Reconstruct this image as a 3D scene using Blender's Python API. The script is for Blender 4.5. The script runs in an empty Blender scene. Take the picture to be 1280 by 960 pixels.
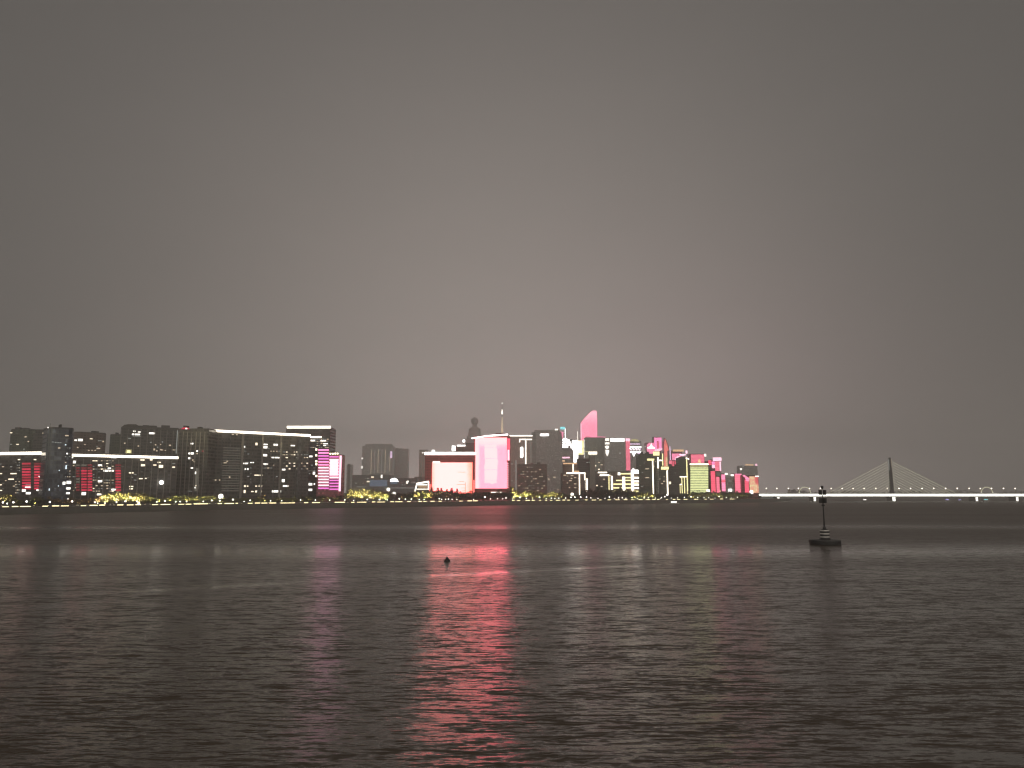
import bpy, bmesh, math, random
from mathutils import Vector, Matrix
sc = bpy.context.scene
col = sc.collection
R = math.radians

# ------------------------------------------------------------------ camera and picture-to-world helpers
F = 961.0            # focal length in pixels of the 1280-wide photograph
HZ = 615.0           # horizon row
CH = 16.0            # camera height above the river
PITCH = math.atan((HZ - 480) / F)
cam_d = bpy.data.cameras.new('camera'); cam = bpy.data.objects.new('camera', cam_d)
col.objects.link(cam); sc.camera = cam
cam.location = (0, 0, CH); cam.rotation_euler = (math.pi/2 + PITCH, 0, 0)
cam_d.sensor_width = 36; cam_d.lens = F/1280*36; cam_d.clip_end = 30000; cam_d.clip_start = 0.5

def ray(u, v):
    cx = (u-640)/F; cz = (480-v)/F
    dy = math.cos(PITCH) - cz*math.sin(PITCH); dz = math.sin(PITCH) + cz*math.cos(PITCH)
    return cx/dy, dz/dy
def P(u, v, Y):
    rx, rz = ray(u, v); return Vector((rx*Y, Y, CH+rz*Y))
def G(u, v, z=0.0):
    rx, rz = ray(u, v); Y = (z-CH)/rz; return Vector((rx*Y, Y, z))
GZ = 5.0             # level of the city ground above the river
SH = [(-520,662),(-300,653),(-150,648),(0,643.5),(140,640.5),(300,637),(430,635),(590,632.3),(640,631.4),(800,629.8),(900,628.7),(952,628.2)]
def shoreY(u):
    for (a,va),(b,vb) in zip(SH, SH[1:]):
        if u <= b:
            v = va+(vb-va)*(u-a)/(b-a); return G(u, v).y
    return G(u, SH[-1][1]).y

# ------------------------------------------------------------------ materials
MATS = {}
def newmat(name):
    m = bpy.data.materials.new(name); m.use_nodes = True
    return m, m.node_tree, m.node_tree.nodes['Principled BSDF']
def em(name, c, s=1.0, sampled=False):
    m = bpy.data.materials.new(name); m.use_nodes = True; nt = m.node_tree; nt.nodes.clear()
    e = nt.nodes.new('ShaderNodeEmission'); o = nt.nodes.new('ShaderNodeOutputMaterial')
    e.inputs[0].default_value = (*c, 1); e.inputs[1].default_value = s
    nt.links.new(e.outputs[0], o.inputs[0])
    m.cycles.emission_sampling = 'FRONT' if sampled else 'NONE'
    MATS[name] = m; return m
def N(nt, t, **k):
    n = nt.nodes.new(t)
    for a, b in k.items(): setattr(n, a, b)
    return n
def math_(nt, op, a, b=None, c=None):
    n = nt.nodes.new('ShaderNodeMath'); n.operation = op
    for i, x in enumerate((a, b, c)):
        if x is None: continue
        if isinstance(x, (int, float)): n.inputs[i].default_value = x
        else: nt.links.new(x, n.inputs[i])
    return n.outputs[0]
def mixc(nt, f, a, b):
    n = nt.nodes.new('ShaderNodeMix'); n.data_type = 'RGBA'
    for i, x in ((0, f), (6, a), (7, b)):
        if isinstance(x, (int, float)): n.inputs[i].default_value = x
        elif isinstance(x, tuple): n.inputs[i].default_value = (*x, 1)
        else: nt.links.new(x, n.inputs[i])
    return n.outputs[2]
def plain(name, c, rough=0.8, metal=0.0, var=0.25, scale=0.3):
    m, nt, b = newmat(name)
    tc = N(nt, 'ShaderNodeTexCoord'); no = N(nt, 'ShaderNodeTexNoise'); no.inputs['Scale'].default_value = scale
    no.inputs['Detail'].default_value = 5
    nt.links.new(tc.outputs['Object'], no.inputs['Vector'])
    nt.links.new(mixc(nt, no.outputs['Fac'], tuple(x*(1-var) for x in c), tuple(min(1, x*(1+var)) for x in c)), b.inputs['Base Color'])
    b.inputs['Roughness'].default_value = rough; b.inputs['Metallic'].default_value = metal
    MATS[name] = m; return m
def facade(name, wall, glass, fh=3.5, bay=4.0, gh=0.5, gw=0.75):
    wall = tuple(x*.58 for x in wall); glass = tuple(x*1.0 for x in glass)
    """Wall with ribbon or punched windows; floors fh metres, bays bay metres."""
    m, nt, b = newmat(name)
    tc = N(nt, 'ShaderNodeTexCoord'); sp = N(nt, 'ShaderNodeSeparateXYZ'); nt.links.new(tc.outputs['Object'], sp.inputs[0])
    h = math_(nt, 'ADD', sp.outputs[0], math_(nt, 'MULTIPLY', sp.outputs[1], 1.0))
    zf = math_(nt, 'DIVIDE', sp.outputs[2], fh); hf = math_(nt, 'DIVIDE', h, bay)
    a = math_(nt, 'GREATER_THAN', math_(nt, 'FRACT', zf), 1-gh)
    c = math_(nt, 'LESS_THAN', math_(nt, 'FRACT', hf), gw)
    geo = N(nt, 'ShaderNodeNewGeometry')
    sn = N(nt, 'ShaderNodeSeparateXYZ'); nt.links.new(geo.outputs['Normal'], sn.inputs[0])
    side = math_(nt, 'LESS_THAN', math_(nt, 'ABSOLUTE', sn.outputs[2]), 0.5)
    win = math_(nt, 'MULTIPLY', math_(nt, 'MULTIPLY', a, c), side)
    cv = N(nt, 'ShaderNodeCombineXYZ')
    nt.links.new(math_(nt, 'FLOOR', zf), cv.inputs[0]); nt.links.new(math_(nt, 'FLOOR', hf), cv.inputs[1])
    wn = N(nt, 'ShaderNodeTexWhiteNoise'); nt.links.new(cv.outputs[0], wn.inputs['Vector'])
    cur = math_(nt, 'POWER', wn.outputs['Value'], 3.0)
    gl = mixc(nt, cur, glass, tuple(min(1, x*3+.06) for x in glass))
    no = N(nt, 'ShaderNodeTexNoise'); no.inputs['Scale'].default_value = 0.08; no.inputs['Detail'].default_value = 6
    nt.links.new(tc.outputs['Object'], no.inputs['Vector'])
    wl = mixc(nt, no.outputs['Fac'], tuple(x*.75 for x in wall), tuple(x*1.25 for x in wall))
    nt.links.new(mixc(nt, win, wl, gl), b.inputs['Base Color'])
    nt.links.new(math_(nt, 'SUBTRACT', 0.8, math_(nt, 'MULTIPLY', win, 0.6)), b.inputs['Roughness'])
    MATS[name] = m; return m

facade('f_stone', (.12,.11,.10), (.03,.03,.032))
facade('f_dark', (.13,.125,.105), (.02,.022,.022), 3.5, 3.2, .55, .8)
facade('f_blue', (.075,.085,.11), (.02,.026,.045), 3.6, 1.8, .8, .9)
facade('f_warm', (.22,.17,.14), (.05,.035,.03), 3.3, 3.6, .5, .6)
facade('f_band', (.3,.28,.23), (.03,.03,.03), 3.5, 30, .55, .97)
facade('f_glass', (.12,.125,.12), (.05,.055,.055), 3.8, 2.0, .75, .9)
facade('f_pale', (.62,.61,.57), (.22,.22,.22), 3.8, 2.0, .7, .9)  # pale copies: city glow and haze put into the wall colour
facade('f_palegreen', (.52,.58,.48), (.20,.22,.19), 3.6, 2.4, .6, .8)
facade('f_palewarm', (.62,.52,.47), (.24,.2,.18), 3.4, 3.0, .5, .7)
facade('f_green', (.12,.14,.10), (.03,.04,.03), 3.4, 3.4, .5, .7)
facade('f_pink', (.45,.17,.19), (.2,.05,.06), 3.6, 2.2, .6, .85)
facade('f_red', (.5,.10,.09), (.1,.02,.02), 3.8, 2.6, .5, .8)
plain('roof', (.07,.07,.065)); plain('dark_metal', (.02,.02,.02), .6, 0, .3, 2); plain('concrete', (.22,.21,.19), .85, 0, .3, .5)
plain('grey_metal', (.25,.25,.25), .5, .3); plain('white_paint', (.75,.73,.7), .5, 0, .15, 1.5); plain('red_paint', (.35,.045,.035), .5, 0, .3, 1.5)
plain('yellow_paint', (.6,.42,.06), .5, 0, .3, 1.5)
plain('black_paint', (.012,.012,.012), .55, 0, .4, 1.5); plain('bark', (.10,.07,.05)); plain('bridge_concrete', (.4,.39,.36))
plain('cable_white', (.65,.65,.55), .4)
for nm, c in (('leaf_willow',(.15,.14,.05)),('leaf_green',(.12,.125,.035)),('leaf_dark',(.03,.042,.02)),('leaf_pine',(.025,.04,.022)),('leaf_autumn',(.13,.08,.035))):
    m, nt, b = newmat(nm); tc = N(nt,'ShaderNodeTexCoord'); no = N(nt,'ShaderNodeTexNoise'); no.inputs['Scale'].default_value=.9
    nt.links.new(tc.outputs['Object'], no.inputs['Vector'])
    nt.links.new(mixc(nt, no.outputs['Fac'], tuple(x*.45 for x in c), tuple(x*1.6 for x in c)), b.inputs['Base Color'])
    b.inputs['Roughness'].default_value=.75
    tr = N(nt,'ShaderNodeBsdfTranslucent'); nt.links.new(b.inputs['Base Color'].links[0].from_socket, tr.inputs[0])
    mx = N(nt,'ShaderNodeMixShader'); mx.inputs[0].default_value=.35
    nt.links.new(b.outputs[0], mx.inputs[1]); nt.links.new(tr.outputs[0], mx.inputs[2])
    nt.links.new(mx.outputs[0], nt.nodes['Material Output'].inputs[0]); MATS[nm]=m

em('white', (1,.93,.80), 2.6, True); em('white_hot', (1,.97,.92), 5, True); em('strip', (1,.88,.70), 3.6, True)
em('warm', (1,.84,.6), 2.0); em('warm_dim', (1,.8,.55), .75); em('cool', (.82,.95,1), 1.6); em('dim', (.78,.82,.75), .33); em('dimmer', (.85,.78,.62), .15)
em('neutral', (1,.95,.85), 2.2)
em('yellow', (1,.88,.42), 1.9, True); em('yellow_dim', (.85,.76,.35), .7); em('lime', (.90,.95,.44), 1.15, True); em('amber', (1,.6,.25), .7)
em('red', (.62,.035,.075), 1.0); em('red_dim', (.20,.03,.035), 1.0); em('red_mid', (.42,.028,.05), 1.0); em('redpink', (1,.12,.2), 1.35, True); em('rose', (1,.2,.3), 1.35, True)
em('pink', (1,.27,.45), 1.6, True); em('hotpink', (1,.25,.52), 1.9, True); em('magenta', (1,.22,.75), 1.3, True); em('lilac', (1,.7,1), 1.6, True)
em('pinkwhite', (1,.55,.68), 2.2, True); em('salmon', (1,.22,.19), 1.35, True); em('cyan', (.3,.95,1), 1.6, True); em('violet', (.45,.4,1), 1.8, True)
em('peach', (1,.62,.33), 1.2, True); em('bluehaze', (.3,.42,.6), .35, True)
em('lamp', (1,.84,.55), 5, True); em('lamp_white', (1,.96,.88), 6, True); em('path_light', (1,.83,.45), 2.4, True)
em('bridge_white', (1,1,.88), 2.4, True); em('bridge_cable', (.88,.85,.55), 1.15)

def textured(name, floors=3.6, depth=.35, nscale=.12, namp=.5):
    nt = MATS[name].node_tree; e = [n for n in nt.nodes if n.type == 'EMISSION'][0]; s0 = e.inputs[1].default_value
    g = N(nt,'ShaderNodeNewGeometry'); sp = N(nt,'ShaderNodeSeparateXYZ'); nt.links.new(g.outputs['Position'], sp.inputs[0])
    no = N(nt,'ShaderNodeTexNoise'); no.inputs['Scale'].default_value = nscale; no.inputs['Detail'].default_value = 3; nt.links.new(g.outputs['Position'], no.inputs['Vector'])
    ln = math_(nt,'LESS_THAN', math_(nt,'FRACT', math_(nt,'DIVIDE', sp.outputs[2], floors)), .3)
    k = math_(nt,'SUBTRACT', 1.0+namp*.1, math_(nt,'MULTIPLY', ln, depth))
    k = math_(nt,'MULTIPLY', k, math_(nt,'ADD', 1-namp*.5, math_(nt,'MULTIPLY', no.outputs['Fac'], namp)))
    nt.links.new(math_(nt,'MULTIPLY', k, s0*1.1), e.inputs[1])
for nm in ('redpink','rose','pink','hotpink','salmon','yellow_dim','peach'): textured(nm)
textured('lime', 400, 0, .15, .6); textured('red', 400, 0, .25, 1.0); textured('red_mid', 400, 0, .25, 1.2); textured('bridge_white', 400, 0, .05, .5); textured('strip', 400, 0, .08, .4); textured('path_light', 400, 0, .2, .8)
def screen_mat(name, kind):
    m = bpy.data.materials.new(name); m.use_nodes = True; nt = m.node_tree; nt.nodes.clear()
    tc = N(nt,'ShaderNodeTexCoord'); sp = N(nt,'ShaderNodeSeparateXYZ'); nt.links.new(tc.outputs['Generated'], sp.inputs[0])
    x, z = sp.outputs[0], sp.outputs[2]
    no = N(nt,'ShaderNodeTexNoise'); no.inputs['Scale'].default_value = 3.0; no.inputs['Detail'].default_value = 3
    nt.links.new(tc.outputs['Generated'], no.inputs['Vector'])
    nz = math_(nt,'SUBTRACT', no.outputs['Fac'], .5)
    def edge(v, c, w, soft):      # 1 inside |v-c|<w
        d = math_(nt,'ABSOLUTE', math_(nt,'SUBTRACT', math_(nt,'ADD', v, math_(nt,'MULTIPLY', nz, .12)), c))
        mr = N(nt,'ShaderNodeMapRange'); mr.interpolation_type='SMOOTHSTEP'
        nt.links.new(d, mr.inputs[0]); mr.inputs[1].default_value=w-soft; mr.inputs[2].default_value=w+soft
        mr.inputs[3].default_value=1; mr.inputs[4].default_value=0; return mr.outputs[0]
    e = N(nt,'ShaderNodeEmission'); o = N(nt,'ShaderNodeOutputMaterial'); nt.links.new(e.outputs[0], o.inputs[0])
    if kind == 'white':
        k = math_(nt,'MULTIPLY', edge(x,.46,.44,.10), edge(z,.55,.52,.10))
        nt.links.new(mixc(nt, k, (1,.135,.095), (1,.21,.20)), e.inputs[0]); e.inputs[1].default_value = SCREEN_W
    elif kind == 'pink':
        k1 = math_(nt,'MULTIPLY', edge(x,.50,.20,.03), edge(z,.50,.38,.02))     # bright column of glyphs
        rows = math_(nt,'GREATER_THAN', math_(nt,'FRACT', math_(nt,'ADD', math_(nt,'MULTIPLY', z, 4.6), .35)), .08)
        k1 = math_(nt,'MULTIPLY', k1, math_(nt,'ADD', math_(nt,'MULTIPLY', rows, .45), .55))
        k2 = edge(x,.03,.10,.06); k3 = edge(z, 1.0, .14, .08)
        k = math_(nt,'MAXIMUM', math_(nt,'MAXIMUM', k1, k2), k3)
        nt.links.new(mixc(nt, k, (1,.135,.18), (1,.21,.215)), e.inputs[0]); e.inputs[1].default_value = SCREEN_P
    elif kind == 'gold':
        f = N(nt,'ShaderNodeTexNoise'); f.inputs['Scale'].default_value=6; nt.links.new(tc.outputs['Generated'], f.inputs['Vector'])
        mr = N(nt,'ShaderNodeMapRange'); nt.links.new(f.outputs['Fac'], mr.inputs[0]); mr.inputs[1].default_value=.45; mr.inputs[2].default_value=.56
        k = math_(nt,'MULTIPLY', mr.outputs[0], 1.0)
        hot = math_(nt,'MULTIPLY', edge(x,.95,.3,.08), edge(z,.8,.3,.1))
        c = mixc(nt, k, (1,.42,.28), (1,.75,.42)); c = mixc(nt, hot, c, (.8,.13,.14))
        nt.links.new(c, e.inputs[0]); e.inputs[1].default_value = 1.1
    elif kind == 'tower':
        c = mixc(nt, edge(z, 1.05, .3, .2), (1,.25,.37), (1,.42,.52))
        nt.links.new(c, e.inputs[0]); e.inputs[1].default_value = 2.3
    m.cycles.emission_sampling='FRONT'; MATS[name] = m
SCREEN_W = 5.6; SCREEN_P = 5.1
screen_mat('screen_white','white'); screen_mat('screen_pink','pink'); screen_mat('screen_gold','gold'); screen_mat('screen_tower','tower')

# ------------------------------------------------------------------ object helpers
def tag(o, label=None, cat=None, group=None, kind=None):
    if label: o['label'] = label
    if cat: o['category'] = cat
    if group: o['group'] = group
    if kind: o['kind'] = kind
    return o
class MB:
    def __init__(s): s.v = []; s.f = []
    def poly(s, pts, faces):
        n = len(s.v); s.v += [tuple(p) for p in pts]; s.f += [tuple(i+n for i in f) for f in faces]; return s
    def box(s, x0, x1, y0, y1, z0, z1):
        return s.poly([(x0,y0,z0),(x1,y0,z0),(x1,y1,z0),(x0,y1,z0),(x0,y0,z1),(x1,y0,z1),(x1,y1,z1),(x0,y1,z1)],
                      [(0,3,2,1),(4,5,6,7),(0,1,5,4),(1,2,6,5),(2,3,7,6),(3,0,4,7)])
    def prism(s, foot, z0, z1):      # foot counter-clockwise from above
        n = len(foot)
        return s.poly([(x,y,z0) for x,y in foot]+[(x,y,z1) for x,y in foot],
                      [tuple(range(n-1,-1,-1)), tuple(range(n,2*n))]+[(i,(i+1)%n,n+(i+1)%n,n+i) for i in range(n)])
    def outline(s, pts, y0, y1):     # pts (x,z) counter-clockwise seen from the front (-y)
        n = len(pts)
        return s.poly([(x,y0,z) for x,z in pts]+[(x,y1,z) for x,z in pts],
                      [tuple(range(n)), tuple(range(2*n-1,n-1,-1))]+[((i+1)%n,i,n+i,n+(i+1)%n) for i in range(n)])
    def tube(s, a, b, r0, r1=None, n=8, cap=True):
        r1 = r0 if r1 is None else r1; a = Vector(a); b = Vector(b); d = (b-a).normalized()
        t = d.orthogonal().normalized(); w = d.cross(t)
        pts = [a+(t*math.cos(2*math.pi*i/n)+w*math.sin(2*math.pi*i/n))*r0 for i in range(n)]+[b+(t*math.cos(2*math.pi*i/n)+w*math.sin(2*math.pi*i/n))*r1 for i in range(n)]
        fs = [(i,(i+1)%n,n+(i+1)%n,n+i) for i in range(n)]
        if cap: fs += [tuple(range(n-1,-1,-1)), tuple(range(n,2*n))]
        return s.poly(pts, fs)
    def lathe(s, prof, n=24, c=(0,0,0)):
        pts = []
        for r, z in prof: pts += [(c[0]+max(r,1e-3)*math.cos(2*math.pi*i/n), c[1]+max(r,1e-3)*math.sin(2*math.pi*i/n), c[2]+z) for i in range(n)]
        fs = []
        for k in range(len(prof)-1): fs += [(k*n+i, k*n+(i+1)%n, (k+1)*n+(i+1)%n, (k+1)*n+i) for i in range(n)]
        fs += [tuple(range(n-1,-1,-1)), tuple(range((len(prof)-1)*n, len(prof)*n))]
        return s.poly(pts, fs)
    def build(s, name, mat, parent=None, loc=(0,0,0), bevel=0, smooth=False):
        me = bpy.data.meshes.new(name); me.from_pydata(s.v, [], s.f); me.update()
        me.materials.append(MATS[mat] if isinstance(mat, str) else mat)
        if smooth:
            for p in me.polygons: p.use_smooth = True
        o = bpy.data.objects.new(name, me); col.objects.link(o); o.location = loc
        if parent: o.parent = parent
        if bevel:
            md = o.modifiers.new('bevel','BEVEL'); md.width = bevel; md.segments = 2
        return o
def empty(name, loc=(0,0,0), rz=0.0):
    o = bpy.data.objects.new(name, None); col.objects.link(o); o.location = loc; o.rotation_euler = (0,0,rz)
    o.empty_display_size = 1; return o
CUBES = {}
def cube(name, mat, parent, c, d):       # a box part: shared unit mesh, own size
    k = (name, mat)
    if k not in CUBES:
        o = MB().box(-.5,.5,-.5,.5,-.5,.5).build(name, mat, parent); CUBES[k] = o.data
    else:
        o = bpy.data.objects.new(name, CUBES[k]); col.objects.link(o); o.parent = parent
    o.location = c; o.scale = d; return o
BUMP = bpy.data.materials

# ------------------------------------------------------------------ buildings
BL = []      # (u0, u1, Y, short description) for labels of trees and lamps
class Bld:
    def __init__(s, name, label, u0, u1, vtop, Y0, Y1=None, depth=25, mat='f_dark', short=None, shape='rect', group=None, cat='building', z0=GZ, vref=None, plant=True, vtop1=None, seed=None):
        Y1 = Y1 or Y0; vm = vref if vref is not None else (vtop+HZ+6)/2
        A = P(u0, vm, Y0); B = P(u1, vm, Y1); s.A = A; s.u0 = u0; s.u1 = u1
        d = Vector((B.x-A.x, B.y-A.y)); s.L = d.length; s.d = d.normalized(); s.ang = math.atan2(d.y, d.x)
        s.root = empty(name, (A.x, A.y, z0), s.ang); tag(s.root, label, cat, group)
        s.z0 = z0; s.H = s.loc((u0+u1)/2 if Y0 == Y1 else u0, vtop)[1]; s.depth = depth; s.mat = mat; s.nw = 0
        s.rnd = random.Random(seed or hash_(label))
        L, D, H = s.L, depth, s.H
        if shape == 'rect': foot = [(0,0),(L,0),(L,D),(0,D)]
        elif shape == 'round':
            r = min(L*.3, D*.5); foot = []
            for k in range(7): a = math.pi + k*math.pi/12; foot.append((r+r*math.cos(a), r+r*math.sin(a)))
            for k in range(7): a = 1.5*math.pi + k*math.pi/12; foot.append((L-r+r*math.cos(a), r+r*math.sin(a)))
            foot += [(L,D),(0,D)]
        elif shape == 'chamfer':
            r = min(L*.14, D*.3); foot = [(0,r),(r,0),(L-r,0),(L,r),(L,D),(0,D)]
        if shape != 'none':
            MB().prism(foot, -2, H).build('wall', mat, s.root)
            MB().prism([(L/2+(x-L/2)*.97, D/2+(y-D/2)*.97) for x, y in foot], H+.004, H+.9).build('roof', 'roof', s.root)
            if plant and L > 8:
                for k in range(s.rnd.choice((1,2,2,3))):
                    w = L*s.rnd.uniform(.08,.22); x = s.rnd.uniform(.08,.75)*L; h = s.rnd.uniform(1.8,3.6)
                    MB().box(x, x+w, D*.3, D*.3+6, H+.9, H+.9+h).build('roof_plant', 'roof', s.root)
        if short: BL.append((u0, u1, Y0, short))
    def loc(s, u, v):
        rx, rz = ray(u, v); ax, ay = s.A.x, s.A.y; dx, dy = s.d
        # t*(rx,1) = A + q*d
        det = rx*(-dy) + dx; t = (ax*(-dy) + dx*ay)/det; q = (t*rx-ax)*dx + (t-ay)*dy
        return q, CH+rz*t-s.z0
    def rect(s, u0, v0, u1, v1, mat, name='window', t=.35, lay=0):
        um, vm = (u0+u1)/2, (v0+v1)/2
        x0 = s.loc(u0, vm)[0]; x1 = s.loc(u1, vm)[0]; z1 = s.loc(um, v0)[1]; z0 = s.loc(um, v1)[1]
        return cube(name, mat, s.root, ((x0+x1)/2, -.06-t/2-lay*.4, (z0+z1)/2), (abs(x1-x0), t, abs(z1-z0)))
    def win(s, u, v, w=1.6, h=1.1, m='warm'):
        s.nw += 1
        if s.nw > 99: return
        w *= 1.12; h *= 1.2
        return s.rect(u-w/2, v-h/2, u+w/2, v+h/2, m, 'window', .2)
    def wins(s, pts, m='warm', w=1.6, h=1.1):
        for p in pts: s.win(p[0], p[1], *(p[2:4] if len(p) > 3 else (w, h)), m=m)
    def field(s, u0, v0, u1, v1, du, dv, p, mats=('warm_dim','dim','warm','dimmer'), w=None, h=.9):
        v = v0
        while v <= v1:
            u = u0; pr = p*s.rnd.choice((.4,1,1,1.7))
            while u <= u1:
                if s.rnd.random() < pr: s.win(u, v, (w or du*.7)*s.rnd.uniform(.6,1.15), h*s.rnd.uniform(.7,1.1), s.rnd.choice(mats))
                u += du
            v += dv
    def hs(s, u0, u1, v, m='strip', t=1.2, name='light_strip', lay=1): return s.rect(u0, v-t/2, u1, v+t/2, m, name, .5, lay)
    def vs(s, u, v0, v1, m='strip', t=1.0, name='light_strip', lay=1): return s.rect(u-t/2, v0, u+t/2, v1, m, name, .5, lay)
    def roofstrip(s, m='strip', t=1.6, x0=0, x1=1, dz=0.6):
        h = t*s.A.y/F
        return cube('light_strip', m, s.root, (s.L*(x0+x1)/2, -.5, s.H+dz), (s.L*(x1-x0)+1, 1.0, h))
    def mass(s, u0, u1, vtop, y0, y1, mat=None, name='wing', z0=-2, shape=None):
        vm = (vtop+HZ)/2; x0 = s.loc(u0, vm)[0]; x1 = s.loc(u1, vm)[0]; H = s.loc((u0+u1)/2, vtop)[1]
        return MB().box(x0, x1, y0, y1, z0, H).build(name, mat or s.mat, s.root)
    def bays(s, n, mat, w=.5, d=1.4, top=2.5, off=0.0):
        for k in range(n):
            x0 = s.L*(k+off)/n; x1 = x0+s.L/n*w*(1 if k % 2 else .8)
            MB().box(x0+.2, min(x1, s.L-.2), -.03 if d < 0 else -d*.02, .5, -2, s.H-top).build('pier', mat, s.root) if False else MB().box(x0+.15, x0+.85, -.34, -.01, 4, s.H-top).build('pier', mat, s.root)
        for k in range(max(2, n//3)):
            w_ = s.L*s.rnd.uniform(.08,.16); x = s.rnd.uniform(.02,.8)*s.L; h = s.rnd.uniform(1.2,3.2)
            MB().box(x, x+w_, 4, 11, s.H+.9, s.H+.9+h).build('roof_plant', 'roof', s.root)
        x = s.rnd.uniform(.1,.9)*s.L; MB().tube((x,8,s.H+.9),(x,8,s.H+5.5),.14,.07).build('antenna','grey_metal',s.root)
    def outl(s, pts, y0, y1, mat, name='wall'):
        q = [s.loc(u, v) for u, v in pts]
        a = sum(q[i][0]*q[(i+1)%len(q)][1]-q[(i+1)%len(q)][0]*q[i][1] for i in range(len(q)))
        if a < 0: q.reverse()
        return MB().outline(q, y0, y1).build(name, mat, s.root)
def hash_(t):
    h = 7
    for ch in t: h = (h*131+ord(ch)) % 1000003
    return h

# --- left bank blocks
b = Bld('office_tower', 'plain dark distant tower block at the far left edge behind the strip-lit wing', 7, 38, 537, 1050, depth=30, mat='f_green', shape='chamfer')
b.wins([(32,546,2.2,1.2),(35.5,552,1.6,1)], 'warm_dim'); b.wins([(30,561.5)], 'dim'); b.field(10,541,36,564,4,3.6,.05)
b = Bld('office_tower', 'dark stepped tower behind, squeezed left of the curved bluish tower', 41, 66, 537.5, 980, depth=30, mat='f_dark')
b.mass(37.5, 44, 541, 2, 28); b.wins([(54,541.5,1.5,1),(57,560.5,1.8,1.4)], 'warm_dim'); b.field(44,545,57,564,3.5,3.6,.08)

b = Bld('office_block', 'low office wing with white roof line and red lit bays at far left', -60, 57.6, 568.6, 690, 668, depth=24, mat='f_stone', short='leftmost red-lit wing', plant=False)
b.roofstrip('strip', 3.2)
for (ua, ub) in ((28,38.5),(43,49.5),(50.2,56.3)):
    v = 578.5
    while v < 612:
        b.rect(ua, v, ub, v+2.2, b.rnd.choice(('red','red','red_mid')) if v > 584 else b.rnd.choice(('red_dim','red_mid')), 'red_light_panel', .3); v += 3.45
b.wins([(35,608.5,6,4.2),(30,613,4,2.6),(35.5,616.5,5,2.2),(52.5,611,4.5,2.4),(50,596,3.2,1.8),(53,603,2.6,2.2),(48,612.6,4,1.6)], 'neutral')
b.wins([(24,574.5,2.4,1),(44,574.5,2.6,1),(14,599,6,1.2),(18,592,5,1),(1,592,3,.9),(1,606,2,1),(15,592,3,1.1),(1,613,3,.9)], 'warm')
b.field(20,578,26,616,2.2,3.45,.6,('dim','warm_dim','dimmer')); b.field(-30,580,19,616,3.4,3.45,.16,('dimmer','dim','warm_dim'))

b = Bld('office_tower', 'curved bluish dark tower standing in front between the two red-lit wings', 57.5, 91, 534.6, 620, 632, depth=26, mat='f_blue', short='curved bluish tower', shape='round')
b.wins([(66,552.5,2,1),(69.5,553,2,1),(73,553.3,2.4,1),(76,553.3,1.4,1)], 'dim'); b.wins([(74,560,2.4,1.2),(83.5,544.5,3.8,1.2)], 'warm_dim')
b.wins([(82,556,1.4,1),(61.5,612,.9,2.4),(73,607.5,.8,1),(74,588,.9,1)], 'cool'); b.wins([(82.6,584,1.2,4)], 'cool')
b.wins([(86,603,5,3),(80,604,3,3),(85.5,610.5,4.5,2.2),(85,616.5,4,1.8),(85,624,1.6,1.4),(83.8,567,1.6,1.4)], 'neutral')
b.field(82,560,88,600,2.6,3.6,.5,('dim','dimmer','warm_dim'))
MB().tube((b.L*.07,3,b.H),(b.L*.07,3,b.H+4),.15).build('mast','grey_metal',b.root); b.win(60.0,534.4,1.2,1,'neutral')

b = Bld('office_tower', 'slab tower behind with a bright window pair high at its left', 90, 131.5, 540, 960, 985, depth=28, mat='f_warm', shape='chamfer')
b.wins([(94.6,550.3,2.8,1.4),(100.5,550,5,2.4)], 'neutral'); b.wins([(97,559.3,1.6,1),(123,560.5,4,1.2),(129,551.8,1.6,1.4)], 'warm_dim')
b.wins([(111,563),(115,563),(119,563)], 'warm_dim', 1.5, 1.0); b.field(121,551,130,562,2.5,3.5,.4,('dim','dimmer')); b.field(94,545,118,560,4,3.5,.06)
b = Bld('office_tower', 'narrow greenish slab in the gap between two taller dark towers', 135, 148.5, 543.5, 1050, depth=25, mat='f_green'); b.field(137,548,147,564,3,3.6,.05)

b = Bld('office_block', 'long low office wing with white roof line and red lit bays beside the bluish tower', 84, 220.5, 569.6, 690, 745, depth=24, mat='f_stone', short='long red-lit wing', plant=False)
b.roofstrip('strip', 3.0)
for (ua, ub) in ((95,99.5),(101.5,108.3),(109.6,115.2),(144.3,151)):
    v = 580.5
    while v < 613:
        b.rect(ua, v, ub, v+2.1, b.rnd.choice(('red_dim','red_dim','dimmer')) if (ua < 97 or v < 584) else b.rnd.choice(('red','red_mid','red_mid')), 'red_light_panel', .3); v += 3.45
b.wins([(93,577.5,3,2.6),(104.5,617,5,3),(125,581.5,4.5,1.5),(132,588.5,5,1.8),(137,585.5,4,1.6),(139,588.5,6,1.4),(125,601.5,4.5,2),(142,612,5,1.6),(124,618,5,1.6),(142,571.8,6,1.2),(90,572,2.5,1)], 'neutral')
b.wins([(178,575,4.5,1.4),(189,574.5,2.8,1.8),(179,581.5,5,2),(201,583,5,3),(164,591,5,1.2),(176,598.3,4,1),(182,598,2,1),(164,608,4.5,1),(164,611,3.6,1.2),(193.5,581.3,3.6,1),(199,578,3.6,1),(217,584,3,1.2)], 'warm')
b.field(117,576,143,618,3.4,3.45,.5,('warm_dim','warm_dim','dim','warm','dimmer')); b.field(92,582,100,617,3,3.45,.35,('warm_dim','dim')); b.field(153,576,218,614,4,3.45,.09,('dimmer','dim'))
o = b.root
b.bays(16,'concrete')
g = MB().lathe([(.1,-1.9),(1.1,-1.6),(1.85,-.6),(1.85,.6),(1.1,1.6),(.1,1.9)], 16).build('round_sign','lamp_white',o); q = b.loc(201,603); g.location=(q[0],-2.4,q[1])
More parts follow.
